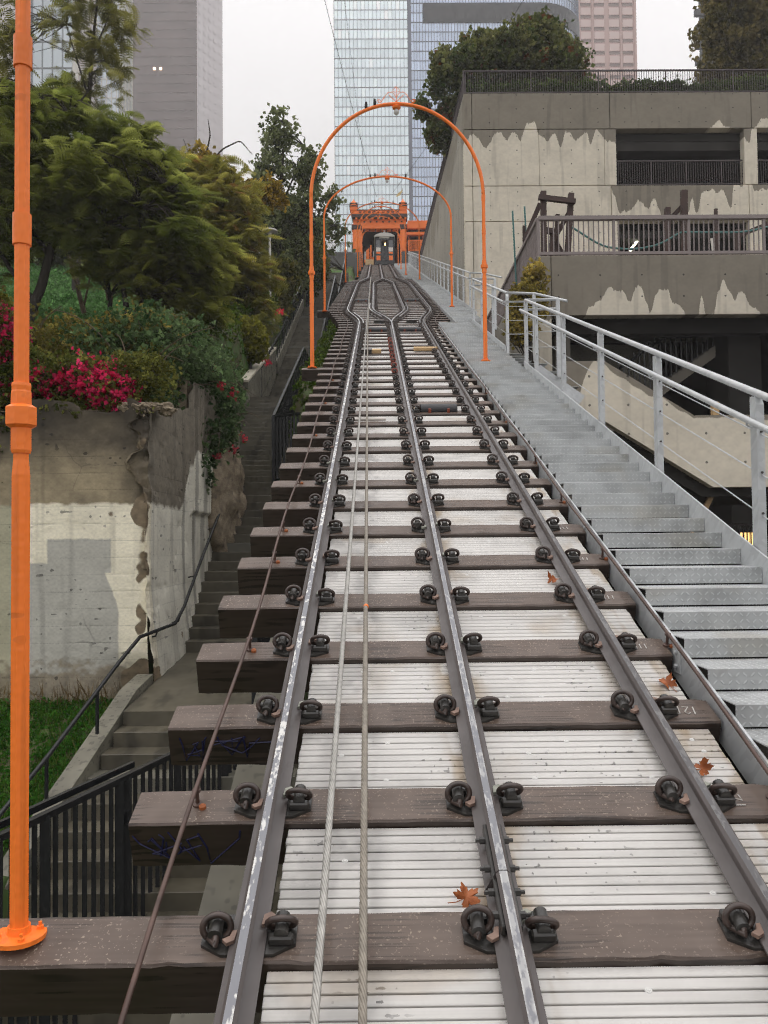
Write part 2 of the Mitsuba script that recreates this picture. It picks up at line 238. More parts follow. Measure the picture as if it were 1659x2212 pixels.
def wallpaint(p, n, uv):
    e = (N3(p, 9)-0.5); x, z, y = p.x, p.z, p.y
    m = N3(p, 2.0); f = N3(p, 14)
    brown = mix((0.12, 0.098, 0.068), (0.34, 0.28, 0.18), smoothstep(0.40, 0.72, N3(p, 1.4)+0.10*(fbm(x*0.8, 1.0)-0.5)))*(0.75+0.45*f)
    brown = brown*(1-0.45*smoothstep(1.0, 1.5, z+0.5*e))*(1-0.35*smoothstep(0.45, 0.7, fbm(x*2.2, z*0.5, 9.0)))
    cream = mi.Color3f(0.86, 0.805, 0.64)*(0.78+0.38*m)
    grey = mi.Color3f(0.47, 0.46, 0.41)*(0.86+0.24*m)
    low = cream
    gx = smoothstep(-0.01, 0.02, -3.13-0.20*smoothstep(-0.9, -0.2, z)-x+0.02*e); gz = 1-smoothstep(-0.01, 0.02, z+0.27-0.05*e)
    box = smoothstep(-0.01, 0.02, x+4.0)*smoothstep(-0.01, 0.02, -3.22-x)*(1-smoothstep(-0.01, 0.02, z-0.02-0.04*e))*smoothstep(-0.4, -0.38, z)
    low = mix(low, grey, dr.maximum(gx*gz, box)); low = mix(low, mi.Color3f(0.44, 0.42, 0.30)*(0.75+0.4*m), 1-smoothstep(-4.43, -4.40, x))
    low = mix(low, mi.Color3f(0.24, 0.20, 0.14)*(0.5+f), smoothstep(1.42, 1.62, -z+0.5*e)*0.85)
    c = mix(low, brown, smoothstep(-0.02, 0.03, z-0.44-0.08*e))
    sidec = mi.Color3f(0.64, 0.62, 0.53)*(0.72+0.5*m)
    streak = smoothstep(0.5, 0.7, fbm(y*3.2, z*0.15, 5.0)); sidec = sidec*(1-0.45*streak)
    sideb = mi.Color3f(0.175, 0.155, 0.12)*(0.7+0.5*f)*(1-0.35*streak)
    sidec = mix(sidec, sideb, smoothstep(-0.02, 0.06, z-0.42-0.10*e-0.9*smoothstep(11.6, 12.6, y)))
    c = dr.select(y > 10.17, sidec, c)
    hx = x+y+0.5*fbm(x*2+y*2, z*2, 1.0); a1, a2, _ = voronoi(hx*0.75, z*0.62+0.5*fbm(x*3, y*3, z*3)); hair = (1-smoothstep(0.006, 0.022, a2-a1))*smoothstep(0.50, 0.60, N3(p, 0.9))
    c = c*(0.84+0.32*N3(p, 42))*(1-0.22*hair)*(1-0.22*smoothstep(0.55, 0.75, fbm(x*7+y*7, z*0.5, 3.0)))
    raw = mi.Color3f(0.20, 0.155, 0.10)*(0.45+1.1*f)
    c = mix(c, raw, smoothstep(0.74, 0.79, N3(p, 3.1)+0.24*(1-smoothstep(0.02, 0.16, dr.abs(x+2.86)))*(1-smoothstep(10.05, 10.3, y))+0.45*(1-smoothstep(-1.75, -1.2, z))*smoothstep(-3.35, -2.9, x)*(1-smoothstep(10.1, 10.9, y))))
    line = 1-smoothstep(0.012, 0.03, 0.5-boards(z)); 
    return c*(1-0.26*line*smoothstep(0.42, 0.62, fbm(p.x*1.7+p.y*1.7, dr.floor(p.z/0.205)*3.7, 1.0)))*(1-0.6*smoothstep(0.83, 0.88, n3(p, 17))*smoothstep(0.5, 0.65, n3(p, 3)))
prin('old_wall', wallpaint, 0.8, bump=lambda p, n, uv: 0.004*smoothstep(0.0, 0.06, 0.5-boards(p.z))*smoothstep(0.40, 0.65, N3(p, 2.6))+0.004*N3(p, 20)+0.003*n3(p, 70), eps=0.004)
prin('rubble', lambda p, n, uv: mi.Color3f(0.29, 0.235, 0.165)*(0.30+1.0*N3(p, 10))*(0.55+0.9*N3(p, 55)), 0.85, bump=lambda p, n, uv: 0.020*N3(p, 16)+0.008*n3(p, 60), eps=0.004)
def soil(p, n, uv):
    g = smoothstep(0.40, 0.62, N3(p, 0.7)*0.5+0.5*N3(p, 4)); c = mix((0.055, 0.05, 0.022), (0.045, 0.10, 0.018), g)
    under = smoothstep(-2.6, -1.2, p.x)*smoothstep(-1.05, -0.85, p.x)
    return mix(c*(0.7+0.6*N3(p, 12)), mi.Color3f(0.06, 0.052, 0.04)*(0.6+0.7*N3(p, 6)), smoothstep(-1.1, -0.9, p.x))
prin('earth', soil, 0.9)
prin('lamp_white', (0.55, 0.54, 0.50), 0.45)
prin('grey_paint', flat((0.085, 0.085, 0.08), 0.12, 2), 0.6)
prin('roof_white', flat((0.52, 0.50, 0.46), 0.1, 3), 0.45)
prin('car_black', flat((0.02, 0.02, 0.021), 0.2, 3), 0.35)
prin('car_grey', flat((0.035, 0.036, 0.04), 0.2, 3), 0.4)
prin('pane_grey', (0.10, 0.105, 0.115), 0.12, spec=0.8)
prin('window_shade', (0.22, 0.135, 0.12), 0.6)
prin('pane_pink', (0.62, 0.46, 0.42), 0.2, spec=0.7)
prin('white_board', (0.66, 0.63, 0.58), 0.5)
prin('flag_yellow', flat((0.62, 0.48, 0.20), 0.15, 5), 0.7)
prin('wood_pale', lambda p, n, uv: mi.Color3f(0.50, 0.34, 0.17)*(0.7+0.6*fbm(p.x*6, p.y*40, p.z*40)), 0.6)
prin('leaf_orange', lambda p, n, uv: mix((0.20, 0.045, 0.012), (0.46, 0.15, 0.045), N3(p, 40)), 0.55)
prin('bark_dark', lambda p, n, uv: mi.Color3f(0.034, 0.028, 0.022)*(0.5+1.0*fbm(p.x*14, p.y*14, p.z*3)), 0.9)
prin('bark_brown', lambda p, n, uv: mi.Color3f(0.115, 0.082, 0.055)*(0.5+1.0*fbm(p.x*14, p.y*14, p.z*3)), 0.9)
scene['leafy'] = {'type': 'principledthin', 'base_color': {'type': 'mesh_attribute', 'name': 'vertex_color'}, 'roughness': 0.5, 'diff_trans': 1.1}
scene['tinted'] = {'type': 'twosided', 'bsdf': {'type': 'principled', 'base_color': {'type': 'mesh_attribute', 'name': 'vertex_color'}, 'roughness': 0.14, 'metallic': 0.75, 'specular': 0.7}}
scene['tinted_matt'] = {'type': 'twosided', 'bsdf': {'type': 'principled', 'base_color': {'type': 'mesh_attribute', 'name': 'vertex_color'}, 'roughness': 0.7, 'specular': 0.3}}
prin('mullion', (0.27, 0.285, 0.315), 0.4)
prin('band_dark', (0.018, 0.018, 0.024), 0.5)
prin('mullion_blue', (0.15, 0.165, 0.215), 0.4)
prin('granite_brown', lambda p, n, uv: mi.Color3f(0.160, 0.120, 0.122)*(0.85+0.3*noise(p.x*0.15, p.z*0.3)), 0.5)
prin('granite_pale', flat((0.66, 0.62, 0.635), 0.06, 0.2), 0.5)
prin('pink_stone', flat((0.50, 0.325, 0.285), 0.06, 0.2), 0.6)

# ================================================================ the ground
def stair_z(y):   # the old stairway beside the track: flights of about 0.5 grade with landings between
    return np.interp(y, [3.0, 8.75, 11.58, 15.83, 18.4, 24.4, 27.4, 42.7, 45.5, 60, 62, 76], [-4.84, -1.79, -1.56, 0.9, 1.05, 4.15, 4.25, 11.9, 12.0, 19.4, 19.5, 26.0])
def hill_z(x, y):
    b = np.interp(y, [-5, 4, 7, 10.17, 10.45, 20, 30, 75, 90, 400], [-4.2, -3.3, -2.65, -1.9, 1.35, 4.95, 8.6, 24.8, 25.2, 25.2])
    return b+np.where(y > 10.4, np.clip((-x-9)*0.06, -0.2, 2.5), 0)
def ground_z(x, y):
    x, y = np.asarray(x, float), np.asarray(y, float)
    st = stair_z(y)-0.55; tr = np.minimum(G*y-2.2-np.interp(y, [14, 18], [3.6, 1.15]), 25.2-0.95); right = np.interp(y, [-5, 30, 40, 70, 400], [-6, -6, 8.0, 19.0, 25.0])
    xs = np.clip(1.2+0*y, 0, 2)
    k = np.clip((-x-3.75)/0.5, 0, 1); k = k*k*(3-2*k)
    z = np.where(x < -3.0, st*(1-k)+hill_z(x, y)*k, st)
    low = np.clip((-x-2.86)/0.12, 0, 1); z = np.where((x < -2.3) & (y < 10.0), st*(1-low)+hill_z(x, y)*low, z)
    t = np.clip((x+np.interp(y, [14, 18], [0.85, 2.02]))/0.25, 0, 1); trk = np.minimum(tr, 30); z = z*(1-t)+trk*t
    r = np.clip((x-2.75)/0.25, 0, 1); z = np.where(x > 2.7, trk*(1-r)+right*r, z)
    return z
gx = np.unique(np.concatenate([np.linspace(-400, -30, 12), np.arange(-30, -5, 0.5), np.arange(-5, 3.2, 0.08), np.arange(3.2, 20, 1.5), np.linspace(21, 400, 12)]))
gy = np.unique(np.concatenate([np.arange(-6, 10, 0.25), np.arange(10, 11, 0.06), np.arange(11, 80, 0.4), np.linspace(80, 1500, 16)]))
GX, GY = np.meshgrid(gx, gy, indexing='ij')
GZ = ground_z(GX, GY)+0.10*(meshkit.fbm(np.stack([GX*0.8, GY*0.8, GX*0], -1), 4)-0.5)*np.where((GX < -3.5), 2.2, 0.6)
struct('ground', MB().grid(np.stack([GX, GY, GZ], -1)), 'earth', smooth=True)

# ================================================================ the funicular track
track = thing('funicular_track', 'three-rail inclined railway track with brown ties and pale slatted aluminium decking between them', 'railway track')
TIE0 = 2.54
NT = 116
def tie_y(k): return TIE0+RUN*k
def ramp(y, a, b): t = np.clip((np.asarray(y, float)-a)/(b-a), 0, 1); return t*t*(3-2*t)
def loop(y): return ramp(y, 20.6, 25.2)*(1-ramp(y, 39.0, 46.3))
def x_left(y): return -0.41-0.446*loop(y)
def x_right(y): return 1.215+0.457*loop(y)
def x_mid(y, side): return 0.40+side*0.482*ramp(y, 20.6, 25.2)*(1-ramp(y, 39.6, 45.0))
def tie_mesh(x0, x1, seed, W=0.2, Hh=0.2, c=0.008):
    n = max(6, int((x1-x0)/0.05)); xs = np.linspace(x0, x1, n)
    sec = np.array([[c, 0], [W/2, 0.001], [W-c, 0], [W, -c], [W, -Hh+c], [W-c, -Hh], [c, -Hh], [0, -Hh+c], [0, -Hh/2], [0, -c]])
    r = np.random.default_rng(seed); v = np.zeros((n, len(sec), 3)); v[:, :, 0] = xs[:, None]; v[:, :, 1:] = sec[None]
    q = meshkit.noise(v*[9, 30, 30]+seed*7.7, seed)-0.5; q2 = meshkit.noise(v*[28, 40, 40]+seed*3.1, seed+5)-0.5
    d = 0.004*q+0.004*q2; bite = (meshkit.noise(v*[6, 1, 1]+[seed*5.0, 0, 0], 3) > 0.90)*0.008
    v[:, :, 2] += np.where(sec[None, :, 1] > -0.05, d*0.6, d); v[:, :, 1] += d+np.where((sec[None, :, 0] < 0.02) & (sec[None, :, 1] > -0.02), bite, 0)
    v[[0, -1], :, 1:] = v[[0, -1], :, 1:]*0.97+np.array([W/2, -Hh/2])*0.03
    m = MB(); m.loftgrid(v[:, ::-1]); return m
std = [mikit.ply(tie_mesh(-0.94, 1.545, 20+i).mesh(), 'wet_tie', smooth=38) for i in range(4)]
long_right = lambda y: 1.545+0.50*ramp(y, 20.6, 22.2)*(1-ramp(y, 43.5, 46))
long_left = lambda y: -0.94-0.55*ramp(y, 20.2, 26.5)*(1-ramp(y, 42.0, 46))
arch_ties = {}
for k in range(-2, NT):
    y = tie_y(k); s = y/SC; jig = rnd.uniform(-0.004, 0.004); M = slope_m(s+jig, rnd.uniform(-0.012, 0.012) if k > 0 else 0)
    lab = None
    if k == 0: mb, lab = tie_mesh(-1.62, 1.62, 77), 'long front tie that carries the foot of the nearest orange archway'
    elif k in (19, 20): mb = tie_mesh(-1.26, 1.545, 78+k) if k == 19 else None
    elif k in (38, 67): mb = tie_mesh(-1.78, float(long_right(y)), 80+k)
    elif k in (76, 92, 106): mb = tie_mesh(-1.2, 1.55, 81+k)
    elif 29 < k < 74: mb = tie_mesh(float(long_left(y)), float(long_right(y)), k, c=0.006)
    else: mb = None
    if mb is None: put('tie', std[rnd.randrange(4)], None, track, m=M)
    else: put('tie', mb, 'wet_tie', track, smooth=38, m=M, label=lab)

# the aluminium decking: slats one by one near the camera, one ribbed panel per gap beyond
def slat(m, x0, x1, a, b, n): m.cbox(x0, a, n-0.022, x1, b, n, 0.0022)
for k in range(-3, 100):
    y = tie_y(k); s0 = y/SC+0.2; L = RUN/SC-0.2; q = L/10
    xl = -0.345 if loop(y+0.3) == 0 else float(x_left(y+0.3))+0.06; xr = 1.475 if loop(y+0.3) == 0 else float(x_right(y+0.3))-0.06
    if k in (11, 26): xr_ = 0.34
    pm = MB()
    for i in range(10):
        m = MB() if k < 3 else pm
        e = rnd.uniform(-0.003, 0.003); a = s0+i*q+0.0030; b = s0+(i+1)*q-0.0030
        slat(m, xl+e, xr+e, a, b, -0.029+rnd.uniform(-0.0006, 0.0006))
        if k < 3: put('deck_slat', m.map(on_slope), 'deck_alu', track)
    pm.n and put('deck_panel', pm.map(on_slope), 'deck_alu', track)
    if k < 40: put('deck_joist', MB().box(xl+0.05, s0, -0.16, xl+0.11, s0+L, -0.063).box(xr-0.12, s0, -0.16, xr-0.06, s0+L, -0.063).box(0.55, s0, -0.16, 0.6, s0+L, -0.063).map(on_slope), 'dark_gap', track)
scr = mikit.ply(MB().lathe([(0.0002, 0.004), (0.006, 0.004), (0.0065, 0.002), (0.010, 0.002), (0.012, -0.001)][::-1], sides=14).mesh(), 'screw_white', smooth=30)
for k in range(-1, 6):
    for xx in (-0.13, 0.05, 0.62, 0.80, 1.10, 1.38):
        for i in (2, 6, 8):
            if rnd.random() < 0.30:
                put('deck_screw', scr, None, track, m=slope_m(tie_y(k)/SC+0.2+(RUN/SC-0.2)*i/10, xx+rnd.uniform(-0.05, 0.05), -0.029))

# rails
PROF = np.array([[-0.055, 0.015], [0.055, 0.015], [0.055, 0.022], [0.020, 0.032], [0.008, 0.040], [0.007, 0.070], [0.021, 0.079], [0.023, 0.092], [0.013, 0.1034], [-0.013, 0.1034], [-0.023, 0.092], [-0.021, 0.079], [-0.007, 0.070], [-0.008, 0.040], [-0.020, 0.032], [-0.055, 0.022]])
def rail(fn, y0, y1, step=0.3, label=None):
    ys = np.linspace(y0, y1, int(round((y1-y0)/step))+1); xs = np.array([float(fn(y)) for y in ys]); ss = ys/SC
    t = np.gradient(np.stack([xs, ss], 1), axis=0); t /= np.linalg.norm(t, axis=1, keepdims=True); nx = np.stack([t[:, 1], -t[:, 0]], 1)
    v = np.zeros((len(ys), len(PROF), 3)); v[:, :, 0] = xs[:, None]+PROF[None, :, 0]*nx[:, :1]; v[:, :, 1] = ss[:, None]+PROF[None, :, 0]*nx[:, 1:]; v[:, :, 2] = PROF[None, :, 1]
    m = MB(); m.loftgrid(v[:, ::-1]); m.map(on_slope); put('rail', m, 'rail_steel', track, smooth=22, label=label)
rail(x_left, 1.0, 72, label='left rail with flaking white worn paint on its head')
rail(lambda y: 0.40, 1.0, 2.78); rail(lambda y: 0.40, 2.784, 20.7, label='middle rail shared by both cars below the passing loop')
rail(lambda y: x_mid(y, -1), 20.75, 45, 0.2); rail(lambda y: x_mid(y, 1), 20.75, 45, 0.2)
rail(lambda y: 0.40, 45.05, 72); rail(x_right, 1.0, 72, label='right rail, darker and glossier than the others')
for fn, a, b in ((lambda y: x_left(y)+0.10, 20.5, 23.6), (lambda y: x_right(y)-0.10, 20.5, 23.6), (lambda y: x_mid(y, -1)-0.10, 22.2, 27), (lambda y: x_mid(y, 1)+0.10, 22.2, 27)): rail(fn, a, b, 0.15)
# the joint in the middle rail
for sx in (-1, 1):
    put('joint_bar', MB().cbox(0.40+sx*0.026-0.007, 2.59/SC, 0.036, 0.40+sx*0.026+0.007, 3.03/SC, 0.074, 0.003).map(on_slope), 'plate_iron', track)
    for q in (2.65, 2.74, 2.84, 2.97):
        put('joint_bolt', MB().tube([[0.40+sx*0.03, q/SC, 0.055], [0.40+sx*0.052, q/SC, 0.055]], 0.0125, 6).tube([[0.40+sx*0.05, q/SC, 0.055], [0.40+sx*0.066, q/SC, 0.055]], 0.007, 6).map(on_slope), 'plate_iron', track)

# rail fasteners: an eight-sided plate, a shoulder and a bent-rod clip with its insulator on either side of the rail
o8 = np.array([[-0.155, -0.045], [-0.085, -0.088], [0.085, -0.088], [0.155, -0.045], [0.155, 0.045], [0.085, 0.088], [-0.085, 0.088], [-0.155, 0.045]])
pl = MB().prism(o8, lambda v: v, 0.014)
for sx in (-1, 1):
    x = sx*0.108
    pl.cbox(x-0.042, -0.040*sx-0.016, 0.012, x+0.040, -0.040*sx+0.016, 0.048, 0.006).tube([[x, -0.046, 0.052], [x, -0.044, 0.052], [x, 0.044, 0.052], [x, 0.046, 0.052]], [0.017, 0.0235, 0.0235, 0.017], 14)
    pl.box(x-0.018, -0.04, 0.012, x+0.018, 0.04, 0.045)
SQ = lambda v: v*[0.94, 0.90, 0.88]
pl.map(SQ); pl.f = [np.vstack(pl.f)]
plate_d = mikit.ply(pl.mesh(), 'plate_iron', smooth=32)
def clip(n=26, sides=8, r=0.0112):
    a = np.radians(np.linspace(-58, 232, n)); up = np.array([0, 0.42, 0.907])
    p = np.array([[0.108-0.046*math.cos(t)-0.002, 0.004, 0.058] + 0.041*math.sin(t)*up for t in a]); p[:, 0] = -p[:, 0]
    p = np.vstack([p, [[-0.108, -0.056, 0.044], [-0.108, -0.040, 0.050], [-0.108, 0.03, 0.051]]])
    return MB().tube(SQ(p), r*0.92, sides)
# the toe bends in towards the rail foot
ins = MB().prism([[-0.062, -0.062], [-0.040, -0.050], [-0.036, -0.010], [-0.050, -0.012], [-0.056, -0.034], [-0.078, -0.046]], lambda v: v+[0, 0, 0.026], 0.013)
clip_d = mikit.ply(clip().mesh(), 'clip_iron', smooth=60); clip_red = {**clip_d, 'bsdf': {'type': 'ref', 'id': 'clip_red'}}
ins_d = [mikit.ply(ins.mesh(), 'insulator_pink'), mikit.ply(ins.mesh(), 'insulator_pale')]
far = MB(); far.add(*pl.mesh()); c0 = clip(12, 5); far.add(*c0.mesh()); far.add(c0.mesh()[0]*[-1, -1, 1], c0.mesh()[1]); far_d = mikit.ply(far.mesh(), 'clip_iron')
R180 = np.diag([-1, -1, 1, 1.0]); nf = 0; rest = MB()
lite = MB(); lite.prism(o8*[1, 0.9], lambda v: v, 0.014)
for sx in (-1, 1): lite.box(sx*0.108-0.045, -0.045, 0.012, sx*0.108+0.045, 0.045, 0.075)
lv, lf = lite.mesh()
for k in range(0, NT):
    y = tie_y(k)+0.1*SC
    xs = [float(x_left(y)), float(x_right(y))]+([0.40] if y < 20.7 or y > 45.2 else [float(x_mid(y, -1)), float(x_mid(y, 1))])
    for i, x in enumerate(xs):
        M = slope_m(y/SC, x)
        if k < 26:
            pk = put('tie_plate', plate_d, None, track, m=M)
            put('clip', clip_red if (i == 2 and k >= 18) else clip_d, None, pk, m=M @ shift(rz=rnd.uniform(-0.14, 0.14), z=rnd.uniform(-0.004, 0.004))); put('clip', clip_d, None, pk, m=M @ R180 @ shift(rz=rnd.uniform(-0.16, 0.16), z=rnd.uniform(-0.004, 0.004)))
            if k < 13:
                put('insulator', ins_d[0 if rnd.random() < 0.8 else 1], None, pk, m=M); put('insulator', ins_d[1 if rnd.random() < 0.8 else 0], None, pk, m=M @ R180)
            nf += 1
        elif nf < 230: put('tie_plate', far_d, None, track, m=M); nf += 1
        else: rest.add(lv @ M[:3, :3].T+M[:3, 3], lf)
put('distant_plates', rest, 'clip_iron', track, kind='stuff')

# numbers chalked on the ends of the ties, and a dark blue scribble on two tie faces
DIG = {'0': [[(0, 0), (0.5, 0), (0.55, 0.6), (0.4, 1), (0.05, 0.95), (0, 0)]], '1': [[(0.25, 0), (0.3, 1)]], '2': [[(0, 0.8), (0.25, 1), (0.55, 0.75), (0, 0), (0.6, 0.02)]], '9': [[(0.5, 0.6), (0.1, 0.55), (0.1, 0.95), (0.5, 1), (0.5, 0.6), (0.45, 0)]],
       '8': [[(0.3, 0.5), (0.05, 0.8), (0.3, 1), (0.5, 0.8), (0.3, 0.5), (0.05, 0.2), (0.3, 0), (0.55, 0.2), (0.3, 0.5)]], '7': [[(0, 1), (0.55, 0.97), (0.2, 0)]], '6': [[(0.5, 1), (0.1, 0.5), (0.1, 0.05), (0.5, 0), (0.5, 0.4), (0.1, 0.4)]]}
def chalk(k, text, x, s, rot, h):
    m = MB(); off = 0
    for ch in text:
        for st in DIG[ch]:
            p = np.array([(off+a*h*0.75, b*h, 0.0035) for a, b in st]); m.tube(p, 0.0030, 4)
        off += h*(0.55 if ch == '1' else 0.78)
    c, q = math.cos(rot), math.sin(rot)
    m.map(lambda v: np.stack([v[:, 0]*c-v[:, 1]*q, v[:, 0]*q+v[:, 1]*c, v[:, 2]], 1))
    put('chalk_number', m, 'chalk', track, m=slope_m(tie_y(k)/SC+s, x))
chalk(1, '121', 1.40, 0.05, 1.62, 0.075); chalk(2, '120', 1.46, 0.125, math.pi-0.08, 0.06)
for k, t in ((3, '119'), (4, '118'), (5, '117'), (6, '116')): chalk(k, t, 1.43, 0.12, math.pi+rnd.uniform(-0.12, 0.1), 0.05)
def scribble(k, x0, x1, seed):
    r = np.random.default_rng(seed); m = MB(); x = x0
    while x < x1:
        p = [(x+r.uniform(-0.01, 0.05)*j+r.normal()*0.012, -0.003, -0.10+0.055*math.sin(j*1.9+r.uniform(0, 2))+r.normal()*0.012) for j in range(5)]
        m.tube(p, 0.0035, 4); x += r.uniform(0.03, 0.06)
    put('scribble', m, 'ink_blue', track, m=slope_m(tie_y(k)/SC, 0))
scribble(1, -0.90, -0.66, 3); scribble(2, -0.88, -0.58, 5)

# haul cables: two twisted wire ropes that run together towards the loop
def rope(x0, x1, bs, lab):
    key = thing('haul_cable', lab, 'steel cable', None)
    H = 2.10; ys = np.arange(1.0, 9.5, 0.012); m = MB(); L = 0.17
    fx = lambda y: x0+(x1-x0)*np.clip((y-2)/18, 0, 1)-0.035*ramp(y, 20, 45)
    for j in range(6):
        a = ys/SC/L*2*np.pi+j*np.pi/3; r = 0.0075
        m.tube(np.stack([fx(ys)+r*np.cos(a), ys/SC, 0.094+r*np.sin(a)], 1), 0.0058, 6)
    put('twisted_strands', m.map(on_slope), bs, key, smooth=True)
    yy = np.concatenate([np.arange(9.49, 46, 0.5)]); put('rope_run', MB().tube(np.stack([fx(yy), yy/SC, 0.094+0*yy], 1), 0.0125, 8).map(on_slope), bs, key, smooth=True)
rope(-0.180, -0.225, 'cable_steel', 'paler left one of the two twisted wire ropes by the left rail')
rope(-0.050, -0.195, 'cable_brown', 'brownish right one of the two twisted wire ropes, with a red mark')
put('red_mark', MB().tube([[-0.070, 4.73/SC, 0.094], [-0.070, 4.75/SC, 0.094]], 0.0142, 10).map(on_slope), 'orange_paint', 'haul_cable_001')

# brown conduits on standoffs along both ends of the ties
def conduit(x, lab, ks, ext, dx):
    key = thing('conduit_pipe', lab, 'pipe')
    yy = np.arange(1.2, 45, 0.3); xx = x+0.012*np.sin(yy*1.7)+dx*loop(yy)
    put('pipe_run', MB().tube(np.stack([xx, yy/SC, 0.075+0.006*np.sin(yy*2.3)], 1), 0.0092, 8).map(on_slope), 'pipe_rust', key, smooth=True)
    for k in ks:
        s = (tie_y(k)+0.1)/SC; xk = float(x+0.012*math.sin((tie_y(k)+0.1)*1.7))
        put('standoff', MB().lathe([(0.020, 0), (0.020, 0.008), (0.008, 0.012), (0.008, 0.058), (0.016, 0.062), (0.016, 0.072)], sides=10).mesh(), 'pipe_rust', key, m=slope_m(s, xk))
        put('bolt_cap', MB().lathe([(0.014, 0), (0.014, 0.012), (0.004, 0.02)], sides=8).mesh(), 'leaf_orange', key, m=slope_m(s-0.02, xk+0.022))
conduit(-0.695, 'thin dark brown pipe on little standoffs over the left ends of the ties', (1, 3, 5, 6, 8, 11, 14, 17), -1, -0.45)
conduit(1.525, 'thin dark brown pipe beside the left stringer of the metal stair', (1, 3, 5, 7, 9, 12, 15), 1, 0.45)

# small things lying or fixed between the rails
def roller(y, x0, x1, lab):
    key = thing('cable_roller', lab, 'roller', 'grey cable rollers across the track')
    M = slope_m(y/SC, 0, 0.02)
    put('drum', MB().tube([[x0, 0, 0], [x0+0.01, 0, 0], [x1-0.01, 0, 0], [x1, 0, 0]], [0.055, 0.07, 0.07, 0.055], 20), 'car_grey', key, smooth=40, m=M)
    put('cradle', MB().box(x0+0.1, -0.14, -0.06, x1-0.06, -0.08, -0.035).box(x0-0.05, -0.05, -0.05, x0-0.005, 0.05, 0.05), 'plate_iron', key, m=M)
    for q in (0.25, 0.75): put('fixing', MB().tube([[x0+(x1-x0)*q, -0.10, -0.04], [x0+(x1-x0)*q, -0.10, 0.03]], 0.018, 8), 'orange_dark', key, m=M)
roller(10.45, 0.55, 1.02, 'grey cylindrical cable roller between middle and right rails, nearest to the camera')
roller(19.6, -0.26, 0.27, 'grey cable roller between left and middle rails just below the passing loop')
roller(19.6, 0.55, 1.08, 'grey cable roller between middle and right rails just below the passing loop')
roller(29.0, -0.74, -0.2, 'grey cable roller in the left branch of the passing loop')
roller(29.0, 0.98, 1.55, 'grey cable roller in the right branch of the passing loop')
solo('white_rod', MB().tube([[-0.30, 9.9/SC, 0.025], [0.11, 9.9/SC, 0.025]], 0.020, 10).map(on_slope), 'white_board', 'short white rod lying across a tie by the left rail', 'rod')
solo('wooden_block', MB().cbox(0.74, 16.1/SC, 0.0, 1.21, 16.25/SC, 0.06, 0.006).map(on_slope), 'wood_pale', 'long pale wooden block between the middle and right rails', 'wood block')
solo('wooden_block', MB().cbox(-0.14, 15.75/SC, 0.0, 0.10, 15.92/SC, 0.07, 0.006).map(on_slope), 'wood_pale', 'short pale wooden block beside the wire ropes', 'wood block')
for n, (x, y, w, lab) in enumerate([(-0.28, 15.7, 0.2, 'black box beside the short pale wooden block'), (-0.05, 21.4, 0.27, 'black box between left and middle rails at the loop entrance'), (0.8, 21.4, 0.27, 'black box between middle and right rails at the loop entrance')]):
    key = thing('switch_box', lab, 'box'); put('case', MB().cbox(x, y/SC, 0, x+w, (y+0.2)/SC, 0.07, 0.008).map(on_slope), 'plate_iron', key); put('lid', MB().cbox(x-0.006, y/SC-0.006, 0.07, x+w+0.006, (y+0.2)/SC+0.006, 0.08, 0.003).map(on_slope), 'clip_iron', key)

def maple(x, y, n, size, rot, tilt, lab, seed):
    r = np.random.default_rng(seed); a = np.linspace(0, 2*np.pi, 60, endpoint=False)
    rad = (0.55+0.42*np.abs(np.cos(2.5*a))**1.6+0.10*np.cos(15*a))*(0.9+0.15*r.random(60)); rad *= np.where(np.abs(a-np.pi) < 0.25, 0.5, 1)*(0.75+0.5*meshkit.noise(np.stack([np.cos(a), np.sin(a), 0*a+seed*3.3], 1)*1.6))
    rings = np.stack([np.stack([rad*q*np.cos(a), rad*q*np.sin(a), 0.75*(rad*q)**2*np.cos(2*a+1+seed)+0.25*(rad*q)**2+0.10*r.normal()*q], 1) for q in (0.02, 0.4, 0.7, 1.0)])*size
    rings = np.concatenate([rings, rings[::-1]+[0, 0, 0.0012]], 0)
    key = thing('fallen_leaf', lab, 'leaf'); M = slope_m(y/SC, x, n) @ np.array([[1, 0, 0, 0], [0, math.cos(tilt), -math.sin(tilt), 0], [0, math.sin(tilt), math.cos(tilt), 0], [0, 0, 0, 1]]) @ shift(rz=rot)
    put('blade', MB().loftgrid(rings), 'leaf_orange', key, smooth=40, m=M)
    put('stalk', MB().tube(np.array([[-0.3*size, 0, 0.003], [-0.9*size, 0.1*size, 0.006], [-1.5*size, 0.35*size, 0.02]]), 0.0016, 5), 'leaf_orange', key, m=M)
maple(0.285, 2.79, -0.01, 0.046, 0.6, 0.5, 'orange brown maple leaf on the slats left of the middle rail, near the bottom', 1)
maple(1.415, 4.09, -0.015, 0.046, 2.2, 0.45, 'curled orange maple leaf on the slats beside the tie chalked 120', 2)
maple(1.115, 5.30, 0.0, 0.042, 1.1, 0.5, 'dry maple leaf caught by a clip on the left of the right rail', 3)
maple(1.33, 3.43, -0.01, 0.042, 0.2, 0.8, 'red maple leaf standing behind the clip of the tie chalked 121', 4)

